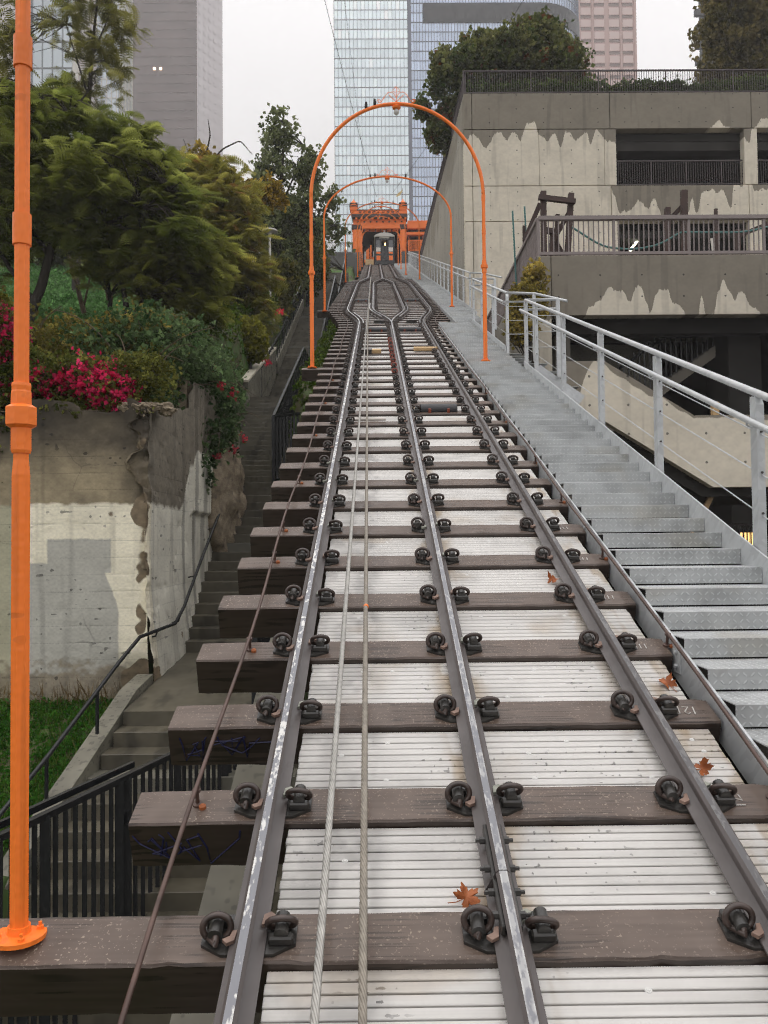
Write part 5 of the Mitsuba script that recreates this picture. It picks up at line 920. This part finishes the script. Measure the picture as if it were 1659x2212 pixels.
tree('feathery_tree', 'tall feathery treetop rising above the others at the top left', 'tree', [([(-11.0, 30, 8), (-10.7, 30, 13), (-10.4, 30, 17), (-10.1, 30, 20.5)], 0.16, 0.03), ([(-10.4, 30, 17.6), (-9.7, 30, 19.4)], 0.04, 0.015), ([(-10.5, 30, 16.4), (-11.3, 30, 19.0)], 0.04, 0.015)],
     [((-10.3, 30, 20.2), (1.4, 1.4, 0.7)), ((-9.7, 30, 19.0), (1.3, 1.2, 0.5)), ((-10.9, 30, 18.8), (1.0, 1.2, 0.5)), ((-9.9, 30, 17.8), (1.0, 1.1, 0.45)), ((-13.4, 30, 18.5), (0.7, 1.2, 2.2)), ((-10.4, 30, 16.6), (1.4, 1.2, 0.7)), ((-10.2, 30, 21.6), (1.0, 1.0, 0.6))], 760, FR, 0.62, (0.13, 0.135, 0.03), (0.29, 0.27, 0.075), tilt=(-0.35, 0.3), gap=0.42, seed=8, tw=120)
tree('feathery_tree', 'yellowing feathery tree in the middle distance beside the stairway', 'tree', [([(-5.3, 28, 7), (-5.2, 28, 9), (-5.0, 28, 11.2)], 0.12, 0.04), ([(-5.1, 28, 9.6), (-4.5, 28, 10.9)], 0.05, 0.02)],
     [((-5.3, 28, 11.3), (1.5, 1.5, 1.4)), ((-4.6, 28, 9.9), (1.2, 1.4, 1.3)), ((-6.3, 28.3, 12.2), (1.5, 1.4, 1.3)), ((-4.2, 28.4, 8.6), (0.8, 1.2, 1.0)), ((-5.4, 28, 9.3), (1.3, 1.3, 1.3)), ((-4.1, 28, 7.6), (0.6, 0.9, 0.6))], 3800, FR, 0.48, (0.16, 0.165, 0.03), (0.42, 0.38, 0.09), tilt=(-0.15, 0.28), seed=9, tw=200, tuft=7, spot=(0.05, (0.30, 0.17, 0.05)))
tree('yellow_tree', 'thin autumn tree with yellow leaves and bare twigs in front of the brown tower', 'tree', [([(-7.6, 33, 9.5), (-7.3, 33, 13.0), (-6.9, 33, 15.2)], 0.12, 0.05), ([(-6.9, 33, 15.0), (-6.6, 33, 16.3), (-6.7, 33, 17.0)], 0.045, 0.012), ([(-7.0, 33, 14.4), (-6.2, 33, 15.7), (-5.4, 33, 16.1), (-4.9, 33, 15.5)], 0.045, 0.012), ([(-6.9, 33, 14.2), (-5.7, 33, 14.3), (-4.7, 33, 14.5), (-4.0, 33, 14.4)], 0.045, 0.012), ([(-7.2, 33, 14.8), (-7.7, 33, 16.2)], 0.03, 0.012)],
     [((-6.9, 33, 14.9), (0.8, 0.9, 1.0)), ((-6.0, 33, 14.2), (0.9, 0.9, 0.7)), ((-5.0, 33, 13.8), (1.0, 0.9, 0.6)), ((-4.2, 33, 13.9), (0.6, 0.7, 0.6)), ((-6.6, 33, 13.0), (1.3, 1.0, 0.9))], 1100, LF6, 0.30, (0.16, 0.13, 0.03), (0.42, 0.29, 0.05), 'bark_dark', gap=0.40, seed=12, tw=200, f=1.4)
tree('slender_tree', 'tall airy dark green tree with the white sky showing through, left of the arches', 'tree', [([(-4.6, 39, 11.5), (-4.5, 39, 14), (-4.45, 39, 17), (-4.3, 39, 20)], 0.16, 0.03), ([(-4.5, 39, 13.5), (-3.7, 39, 15.2), (-3.1, 39, 16.6)], 0.07, 0.02), ([(-4.5, 39, 14.2), (-5.3, 39, 16), (-5.6, 39, 17.6)], 0.07, 0.02), ([(-4.45, 39, 15.8), (-3.7, 39, 17.6), (-3.3, 39, 18.7)], 0.05, 0.015), ([(-3.9, 39, 14.0), (-2.9, 38.5, 14.7), (-1.9, 38, 14.5)], 0.05, 0.015)],
     [((-4.5, 39, 19.3), (1.0, 1.0, 1.3)), ((-4.3, 39, 17.4), (1.7, 1.5, 1.3)), ((-5.2, 39, 16.5), (1.0, 1.3, 1.5)), ((-3.3, 39, 17.6), (0.9, 1.1, 1.2)), ((-4.6, 39, 14.9), (1.6, 1.6, 1.4)), ((-3.1, 39, 15.5), (1.2, 1.3, 1.1)), ((-2.2, 38.3, 14.6), (0.9, 0.9, 0.7)), ((-4.4, 39, 12.8), (1.4, 1.5, 1.2)), ((-3.6, 39, 13.6), (1.1, 1.2, 1.0)), ((-1.95, 38.6, 13.6), (0.8, 0.8, 0.45)), ((-2.3, 38.5, 15.9), (0.8, 0.8, 0.6))],
     2300, LF6, 0.33, (0.095, 0.12, 0.052), (0.27, 0.30, 0.145), 'bark_dark', gap=0.47, shell=1.2, seed=14, tw=420, f=1.25)
tree('dense_shrub', 'dark green bushes massed behind the stairway below the slender tree', 'shrub', [([(-5.4, 36, 9), (-5.3, 36, 11)], 0.1, 0.04)], [((-4.9, 36, 10.6), (1.2, 1.6, 1.2)), ((-5.9, 35, 10.6), (1.4, 1.6, 1.4)), ((-4.3, 37, 11.6), (0.9, 1.4, 1.0)), ((-6.8, 33, 10.8), (1.5, 1.5, 1.8))], 4200, LF6, 0.32, (0.06, 0.075, 0.018), (0.19, 0.17, 0.05), seed=16, gap=0.34)
tree('dense_shrub', 'dark bushes between the fence peaks and the second arch post', 'shrub', [([(-1.75, 46, 14), (-1.75, 46, 15)], 0.05, 0.03)], [((-3.5, 46, 15.2), (1.0, 1.5, 1.4)), ((-4.2, 50, 17.8), (1.2, 1.5, 1.5)), ((-5.4, 56, 21.0), (1.5, 2, 1.8)), ((-7.2, 58, 22.4), (2.2, 2, 2.4))], 3400, LF6, 0.36, (0.05, 0.07, 0.016), (0.15, 0.15, 0.04), seed=17, gap=0.34)
tree('round_shrub', 'round yellow green shrub beside the white topped parapet wall', 'shrub', [([(-3.95, 26, 5.2), (-3.95, 26, 6)], 0.05, 0.02), ([(-4.05, 26, 5.2), (-4.2, 26, 6.2)], 0.03, 0.015)], [((-4.05, 26, 6.35), (0.62, 0.6, 0.62)), ((-3.75, 25.9, 6.0), (0.35, 0.4, 0.4))], 1300, LF6, 0.20, (0.09, 0.11, 0.015), (0.26, 0.25, 0.04), seed=18, gap=0.3)
tree('dense_shrub', 'dark leafy thicket closing the view behind the bright green bank', 'shrub', [([(-11, 44, 13), (-11, 44, 16)], 0.15, 0.05), ([(-15, 44, 13), (-15, 44, 16)], 0.15, 0.05)], [((-9.5, 44, 16.2), (2.6, 1.5, 2.0)), ((-13.5, 44, 16.5), (3.0, 1.5, 2.3)), ((-17.5, 44, 17), (3.0, 1.5, 2.5)), ((-11.5, 45, 18.6), (2.5, 1.5, 1.6)), ((-21.5, 44, 17.5), (3, 1.5, 2.5))], 5200, LF6, 0.55, (0.04, 0.055, 0.015), (0.15, 0.16, 0.045), seed=41, gap=0.34, tw=60)
# green bank behind the trunks
def on_hill(n, r, x0, x1, y0, y1, dz): x = r.uniform(x0, x1, n); y = r.uniform(y0, y1, n); return np.stack([x, y, ground_z(x, y)+r.uniform(0.0, dz, n)], 1)
r = np.random.default_rng(21)
p = np.vstack([on_hill(5200, r, -14, -6.6, 20.5, 31, 0.40), on_hill(4200, r, -19, -6.0, 31, 46, 0.6), on_hill(1500, r, -9, -6.5, 19.0, 22, 0.2)])
foliage('ground_cover', blades(p, LF, 0.21, r, (0.055, 0.14, 0.035), (0.16, 0.30, 0.11), var=0.2), None, kind='stuff', label='bright pale green ground cover on the bank')
p = np.vstack([on_hill(6500, r, -9.5, -4.0, 10.6, 20, 0.30), on_hill(3000, r, -7, -3.9, 20, 40, 0.4), on_hill(1600, r, -1.98, -1.0, 12, 42, 0.12)])
foliage('bank_grass', blades(p, LF, 0.17, r, (0.04, 0.075, 0.010), (0.12, 0.17, 0.025)), None, kind='stuff', label='rough green growth on the slope')
# the grass patch
r = np.random.default_rng(23); n = 15000; x = r.uniform(-5.6, -2.95, n); y = r.uniform(5.2, 9.97, n); keep = x < -2.98-0.12*np.clip(8.6-y, 0, 3); p = np.stack([x, y, ground_z(x, y)], 1)[keep]
blade = np.array([[[-0.035, 0, 0], [0.035, 0, 0], [0.10, 0.02, 1.0]]]); v1, c1 = blades(p, blade, 0.15, r, (0.06, 0.11, 0.016), (0.17, 0.27, 0.05), tilt=(0.0, 0.45), var=0.4, spot=(0.07, (0.28, 0.22, 0.09)))
v2, c2 = blades(p[:7000]+[0, 0, 0.05], LF6, 0.075, r, (0.03, 0.12, 0.014), (0.10, 0.26, 0.04), var=0.3)
foliage('grass_patch', (np.vstack([v1, v2]), np.vstack([c1, c2])), None, kind='stuff', label='bright wet grass and clover below the retaining wall')
dr_ = np.stack([r.uniform(-4.6, -2.9, 170), r.uniform(9.7, 10.0, 170), r.uniform(-1.92, -1.8, 170)], 1)
foliage('dry_stalks', blades(dr_, blade, 0.20, r, (0.16, 0.11, 0.05), (0.33, 0.24, 0.12), tilt=(0, 0.35)), None, kind='stuff')
# ivy and bougainvillea spilling over the wall
r = np.random.default_rng(25); IV0, IV1 = (0.030, 0.062, 0.022), (0.135, 0.195, 0.085)
iv = thing('ivy_mass', 'dark green ivy mound hanging over the far part of the retaining wall', 'ivy')
blobs = [((-3.15, 12.8, 2.75), (0.75, 1.2, 0.75)), ((-2.85, 13.8, 2.25), (0.50, 0.8, 0.95)), ((-3.6, 12.0, 2.6), (0.9, 1.0, 0.75)), ((-2.85, 14.6, 1.95), (0.40, 0.7, 1.0)), ((-3.0, 15.6, 2.7), (0.5, 1.2, 0.9)), ((-3.4, 11.2, 2.05), (0.7, 0.5, 0.5)), ((-3.7, 16.6, 3.2), (0.7, 1.5, 0.9)), ((-2.75, 13.2, 1.45), (0.22, 0.4, 0.6))]
p = cloud(blobs, 5200, r, 4.0, 0.30, 1.4, 2); foliage('leaves', blades(p, LF6, 0.125, r, IV0, IV1, var=0.35), iv)
m = MB()
for i in range(34):
    b = p[r.integers(len(p))]; t = np.linspace(0, 1, 8)[:, None]; d = np.array([r.uniform(-0.5, 1.0), r.uniform(-0.8, 0.4), r.uniform(0.2, 1.0)]); q = b+d*t*0.9; q[:, 2] -= 1.1*(t[:, 0]**2)*r.uniform(0.3, 1); m.tube(q, np.linspace(0.008, 0.003, 8), 4)
put('runners', m, 'bark_brown', iv, smooth=True)
spots = np.array([(-2.52, 13.2, 1.35), (-2.45, 13.1, 2.45), (-2.28, 13.2, 2.33), (-2.45, 14.2, 1.55), (-2.3, 14.2, 1.75), (-1.9, 16.6, 4.6), (-2.0, 15.3, 3.3), (-2.62, 13.3, 2.75)])
q = np.vstack([s+r.normal(0, 0.032, (7, 3)) for s in spots]); foliage('red_sprays', blades(q, LF6, 0.075, r, (0.35, 0.02, 0.04), (0.60, 0.05, 0.09), var=0.3), iv)
for s in spots: pass
bo = thing('bougainvillea', 'bougainvillea with crimson flowers hanging over the wall top beside the nearest orange post', 'bougainvillea')
blobs = [((-3.75, 10.45, 2.05), (0.60, 0.40, 0.30)), ((-3.35, 10.3, 1.85), (0.45, 0.30, 0.28)), ((-4.1, 10.4, 1.95), (0.40, 0.30, 0.24)), ((-3.25, 10.2, 1.68), (0.32, 0.22, 0.16))]
p = cloud(blobs, 640, r, 4.0, 0.47, 2.6, 4); foliage('flowers', blades(p, LF6, 0.105, r, (0.38, 0.012, 0.045), (0.74, 0.045, 0.16), var=0.3), bo)
p = cloud(blobs+[((-4.3, 10.6, 2.0), (0.6, 0.4, 0.5)), ((-3.0, 10.5, 2.1), (0.5, 0.4, 0.35)), ((-4.5, 10.3, 1.55), (0.35, 0.25, 0.4)), ((-3.6, 10.2, 1.6), (0.9, 0.2, 0.16))], 2300, r, 2.0, 0.36, 2.0, 5); foliage('leaves', blades(p, LF6, 0.10, r, (0.05, 0.07, 0.016), (0.20, 0.20, 0.05), var=0.35), bo)
b2 = thing('bougainvillea', 'crimson flowers and leaves at the far left edge, left of the nearest orange post', 'bougainvillea')
blobs = [((-4.75, 10.5, 2.45), (0.35, 0.35, 0.40)), ((-5.0, 10.4, 2.9), (0.4, 0.4, 0.4)), ((-4.7, 10.3, 1.95), (0.25, 0.25, 0.35))]; p = cloud(blobs, 330, r, 3, 0.46, 2.4, 6); foliage('flowers', blades(p, LF6, 0.10, r, (0.30, 0.014, 0.045), (0.60, 0.04, 0.13), var=0.3), b2)
p = cloud(blobs+[((-4.7, 10.2, 1.4), (0.35, 0.22, 0.6)), ((-4.8, 10.15, 0.8), (0.22, 0.15, 0.4)), ((-5.6, 10.4, 2.2), (0.8, 0.4, 0.7))], 1900, r, 2, 0.36, 2, 7); foliage('leaves', blades(p, LF6, 0.10, r, (0.045, 0.065, 0.012), (0.17, 0.17, 0.035), var=0.35), b2)
sc_ = thing('scrub', 'brownish green scrub with thin arching stems on the wall top behind the flowers', 'shrub')
p = cloud([((-4.4, 12.2, 2.6), (1.1, 0.9, 0.75)), ((-5.6, 12.5, 2.8), (1.2, 0.9, 0.9)), ((-3.6, 12.4, 2.9), (0.8, 0.8, 0.6)), ((-6.5, 12.8, 3.0), (1.2, 1.0, 1.0))], 3000, r, 1.5, 0.38, 1.5, 9); foliage('leaves', blades(p, LF6, 0.12, r, (0.09, 0.09, 0.02), (0.27, 0.215, 0.06), var=0.35), sc_)
m = MB()
for i in range(26):
    b = np.array([r.uniform(-5.5, -3.0), r.uniform(11, 13), 2.2]); h = r.uniform(0.6, 1.9); d = np.array([r.uniform(-1.1, 1.1), r.uniform(-0.3, 0.5), 0]); t = np.linspace(0, 1, 9)[:, None]; q = b+d*t**1.5*0.9; q[:, 2] += h*(t-0.35*t**2.5)[:, 0]; m.tube(q, np.linspace(0.012, 0.004, 9), 4)
put('stems', m, 'bark_brown', sc_, smooth=True)
# plant by the terrace, hedge and trees on the garage roof
tree('yellow_bush', 'yellow green bush growing at the left end of the terrace wall', 'bush', [([(4.25, 22.6, 4.6), (4.25, 22.6, 6.4)], 0.05, 0.02)], [((4.2, 22.6, 6.3), (0.55, 0.5, 0.75)), ((4.45, 22.8, 7.1), (0.35, 0.4, 0.5)), ((3.95, 22.5, 5.7), (0.4, 0.4, 0.5))], 1000, LF6, 0.20, (0.17, 0.15, 0.03), (0.45, 0.35, 0.09), seed=31, gap=0.40, f=2)
hd = np.random.default_rng(33); n = 5200; x = hd.uniform(4.3, 21, n); q = np.stack([x, hd.uniform(37.0, 38.2, n), 19.9+(0.50+0.55*meshkit.fbm(np.stack([x*1.1, 0*x, 0*x], -1), 3)+0.25*np.clip((x-15)/3, 0, 1))*hd.random(n)**0.6], 1)
hk = thing('roof_hedge', 'low dark green hedge behind the railing on the garage roof', 'hedge'); foliage('leaves', blades(q, LF6, 0.24, hd, (0.03, 0.06, 0.015), (0.11, 0.15, 0.04)), hk)
RF0, RF1 = (0.055, 0.090, 0.026), (0.205, 0.205, 0.075)
tree('rooftop_tree', 'broad dark green tree with rusty tips on the garage roof', 'tree', [([(6.6, 41, 19.2), (6.5, 41, 21.5), (6.2, 41, 23.5)], 0.22, 0.08), ([(6.5, 41, 21.2), (8.2, 41, 22.8), (9.6, 41, 23.6)], 0.12, 0.04), ([(6.5, 41, 21.0), (4.8, 41, 22.2), (3.6, 41, 23.0)], 0.12, 0.04)],
     [((7.6, 41, 24.2), (2.1, 1.9, 1.6)), ((5.6, 41, 23.4), (1.6, 1.6, 1.7)), ((9.2, 41, 23.5), (1.6, 1.6, 1.6)), ((3.9, 41, 22.7), (1.0, 1.3, 1.6)), ((8.6, 41, 25.2), (1.2, 1.2, 1.0)), ((5.3, 41.3, 25.0), (0.8, 0.8, 0.7)), ((3.5, 41.2, 24.0), (0.6, 0.7, 0.7)), ((10.2, 41, 21.9), (1.1, 1.2, 1.3)), ((7.0, 41, 21.6), (3.2, 1.6, 1.2)), ((3.5, 42, 20.9), (0.8, 1.2, 0.9)), ((2.6, 41.5, 21.9), (0.55, 0.7, 0.5))],
     8200, LF6, 0.38, RF0, RF1, 'bark_dark', gap=0.43, shell=2.5, seed=35, tw=160, f=1.0, spot=(0.05, (0.20, 0.07, 0.025)))
tree('rooftop_tree', 'olive brown tree with a pale forked trunk at the upper right corner', 'tree', [([(21.5, 48, 19.5), (21.6, 48, 24), (22.2, 48, 28.5), (22.8, 48, 31)], 0.20, 0.06), ([(21.6, 48, 24.5), (20.9, 48, 27.5), (20.5, 48, 30)], 0.13, 0.04), ([(22.0, 48, 27.0), (23.3, 48, 29.5)], 0.09, 0.03)],
     [((21.0, 48, 29.3), (1.9, 1.8, 2.2)), ((23.2, 48, 29.6), (1.8, 1.8, 2.3)), ((21.8, 48, 32.0), (2.1, 1.8, 1.6)), ((20.2, 48, 27.2), (1.1, 1.3, 1.4)), ((22.8, 48, 27.0), (1.8, 1.5, 1.4)), ((19.3, 48, 25.3), (0.9, 0.9, 0.8)), ((24.5, 48, 31.5), (2, 2, 2.2)), ((20.3, 48, 24.2), (1.2, 1.0, 0.9))],
     5200, LF6, 0.42, (0.085, 0.08, 0.026), (0.24, 0.195, 0.08), 'bark_brown', gap=0.40, shell=2.0, seed=37, tw=200, f=0.8)

# ================================================================ towers behind
def facade(key, P, z0, z1, row, ncol, base, var, mull, mw, proud=0.12, pname='glass_panes', lit=0, seed=1, zskip=None):
    "P: polyline of plan points split evenly in columns; panes are quads of varied tint, mullions stand proud of them"
    r = np.random.default_rng(seed); P = np.array(P, float); seg = np.linalg.norm(np.diff(P, axis=0), axis=1); L = np.concatenate([[0], np.cumsum(seg)]); t = np.linspace(0, L[-1], ncol+1)
    Q = np.stack([np.interp(t, L, P[:, 0]), np.interp(t, L, P[:, 1])], 1); rows = int((z1-z0)/row); v, c = [], []; m = MB()
    for j in range(rows):
        za, zb = z0+j*row, z0+(j+1)*row; tone = 1+0.06*r.normal()
        for i in range(ncol):
            if zskip and zskip(Q[i], (za+zb)/2): continue
            a, b = Q[i], Q[i+1]; col = np.array(base)*tone*np.exp(r.normal(0, var)); v += [[a[0], a[1], za], [b[0], b[1], za], [b[0], b[1], zb], [a[0], a[1], zb]]; c += [col]*4
    n = len(v)//4; f = np.array([[0, 1, 2], [0, 2, 3]])[None]+4*np.arange(n)[:, None, None]; put(pname, (np.array(v), f.reshape(-1, 3)), 'tinted', key, color=np.clip(np.array(c), 0, 1), kind='stuff')
    for a, b in zip(Q[:-1], Q[1:]):
        d = (b-a)/np.linalg.norm(b-a); o = np.array([d[1], -d[0]])
        for j in range(rows+1): z = z0+j*row; p = a+o*proud; q = b+o*proud; m.add([[*p, z-mw], [*q, z-mw], [*q, z+mw], [*p, z+mw]], [[0, 1, 2, 3]]); m.add([[*p, z+mw], [*q, z+mw], [*b, z+mw], [*a, z+mw]], [[0, 1, 2, 3]]); m.add([[*a, z-mw], [*b, z-mw], [*q, z-mw], [*p, z-mw]], [[0, 1, 2, 3]])
    for i, a in enumerate(Q):
        d = Q[min(i+1, ncol)]-Q[max(i-1, 0)]; d /= np.linalg.norm(d); o = np.array([d[1], -d[0]]); w = mw*0.62
        p0, p1 = a-d*w, a+d*w; q0, q1 = p0+o*proud*1.3, p1+o*proud*1.3; m.add([[*x, z] for z in (z0, z1) for x in (p0, q0, q1, p1)], [[0, 4, 5, 1], [1, 5, 6, 2], [2, 6, 7, 3]])
    put('mullions', m, mull, key, kind='stuff')
gt = thing('glass_tower', 'pale teal glass office tower with a blue curved wing and dark band', 'office tower')
facade(gt, [(-12.0, 250), (10.6, 250)], 20, 186, 3.03, 19, (0.80, 0.90, 0.93), 0.05, 'mullion', 0.11, seed=2)
put('corner_strip', MB().box(10.62, 249.6, 20, 11.7, 262, 186), 'mullion_blue', gt)
arc = [(52+15*math.sin(a), 266.5-15*math.cos(a)) for a in np.linspace(0, 1.75, 16)]
put('dark_band', MB().loftgrid(np.array([[[x, y-0.35, 159.2], [x, y-0.35, 165.3], [x+0.5, y+2, 165.3], [x+0.5, y+2, 159.2]] for x, y in [(15.5, 251.5)]+[(x+0.3*math.sin(a), y) for (x, y), a in zip(arc, np.linspace(0, 1.75, 16))]])), 'band_dark', gt)
facade(gt, [(11.7, 251.5)]+arc, 20, 186, 3.03, 74, (0.52, 0.605, 0.745), 0.06, 'mullion_blue', 0.12, seed=3)
put('core', MB().box(-11.9, 250.6, 20, 10.5, 300, 186).box(10.7, 252.6, 20, 51, 300, 186).box(-12.02, 249.9, 20, -11.9, 262, 186), 'mullion', gt)
r = np.random.default_rng(5)
for i in range(11):
    x = r.uniform(-10, 9) if i < 6 else r.uniform(14, 40); z = r.choice([87.5, 90.5, 141.5, 103, 96.6]); y = 249.95 if x < 10 else 251.45
    k = put('lit_lamp', MB().box(x, y-0.06, z, x+0.35, y, z+(1.3 if z < 95 else 0.25)), 'lamp_white', gt); scene[k]['emitter'] = {'type': 'area', 'radiance': rgb(0.9, 0.75, 0.5)}
bt = thing('stone_tower', 'brown grey stone skyscraper fading into the fog, with a pale right side', 'skyscraper')
put('front_face', MB().box(-104, 330, 10, -71.4, 345, 262), 'granite_brown', bt)
m = MB(); m.add([[-71.38, 330, 10], [-63.4, 343, 10], [-63.4, 343, 262], [-71.38, 330, 262], [-71.4, 345, 10], [-71.4, 345, 262]], [[0, 1, 2, 3], [1, 4, 5, 2]]); put('side_face', m, 'granite_pale', bt)
m = MB()
for j in range(60): m.box(-104, 329.85, 40+3.7*j, -71.6, 329.99, 41.6+3.7*j)
put('window_bands', m, 'granite_brown', bt, kind='stuff')
m = MB()
for j in range(60):
    for i in range(5): a, b = (i+0.22)/5, (i+0.78)/5; x = lambda t: (-71.3+8*t+0.10, 329.9+13*t-0.08); m.add([[*x(a), 40+3.7*j], [*x(b), 40+3.7*j], [*x(b), 41.9+3.7*j], [*x(a), 41.9+3.7*j]], [[0, 1, 2, 3]])
put('side_windows', m, 'granite_pale', bt, kind='stuff')
for x, z in ((-89, 190), (-86.4, 190), (-80, 147.5), (-79, 144), (-77.0, 144), (-76, 141.5)):
    k = put('lit_window', MB().box(x, 329.7, z, x+0.9, 329.8, z+1.0), 'lamp_white', bt); scene[k]['emitter'] = {'type': 'area', 'radiance': rgb(2.2, 1.5, 0.8)}
pt = thing('pink_tower', 'hazy pink stone skyscraper with a grid of windows behind the curved glass wing', 'skyscraper')
put('wall', MB().box(88, 380, 10, 123.3, 410, 275), 'pink_stone', pt)
for j in range(12):
    for i in range(5):
        x, z = 91.0+6.3*i+0.7*(i > 2), 198+5.75*j
        wk = put('window', MB().box(x, 379.7, z, x+4.6, 379.97, z+3.3), 'pane_pink', pt); put('spandrel', MB().box(x-0.1, 379.85, z-1.6, x+4.7, 379.99, z-0.32), 'window_shade', wk)
        put('sill', MB().box(x-0.2, 379.5, z-0.3, x+4.8, 379.98, z-0.02), 'pink_stone', wk)
put('pilasters', MB().box(96.2, 379.3, 10, 96.9, 379.99, 275).box(102.6, 379.3, 10, 103.2, 379.99, 275).box(115.6, 379.3, 10, 116.2, 379.99, 275).box(122.2, 379.3, 10, 123.2, 379.99, 275), 'pink_stone', pt)
lg = thing('pale_glass_building', 'pale blue glass building with white piers behind the trees at the top left', 'office building')
facade(lg, [(-71, 170), (-60.5, 170)], 20, 128, 5.6, 5, (0.47, 0.52, 0.55), 0.05, 'mullion', 0.16, seed=7)
facade(lg, [(-57.6, 170), (-53.2, 170), (-53.2, 180)], 20, 128, 4.0, 14, (0.52, 0.56, 0.60), 0.04, 'white_board', 0.10, seed=8)
put('white_pier', MB().box(-62.3, 169.0, 20, -61.2, 171, 128), 'white_board', lg); put('white_pier', MB().box(-59.7, 169.0, 20, -58.9, 171, 128), 'white_board', lg); put('grey_bay', MB().box(-61.15, 169.8, 20, -59.75, 171, 128).box(-86, 169, 20, -71.2, 180, 128), 'granite_pale', lg); put('core', MB().box(-71, 170.5, 20, -57.8, 190, 128), 'granite_pale', lg)
bl = thing('balcony_tower', 'dark apartment tower with stacked balconies behind the tree at the upper right', 'apartment tower')
put('wall', MB().box(81.2, 200, 20, 120, 202, 150), 'grey_paint', bl)
for j in range(14): put('balcony', MB().box(79.2, 199.0, 99+4.1*j, 84.5, 200.0, 100.6+4.1*j), 'car_grey', bl)

# ================================================================ the misty air: one box round everything
scene['haze'] = {'type': 'cube', 'to_world': T(np.array([[430, 0, 0, 0], [0, 770, 0, 750], [0, 0, 150, 140], [0, 0, 0, 1.0]])), 'bsdf': {'type': 'null'}, 'interior': {'type': 'ref', 'id': 'fog_air'}}
labels['haze'] = {'kind': 'stuff', 'label': 'thin grey mist'}
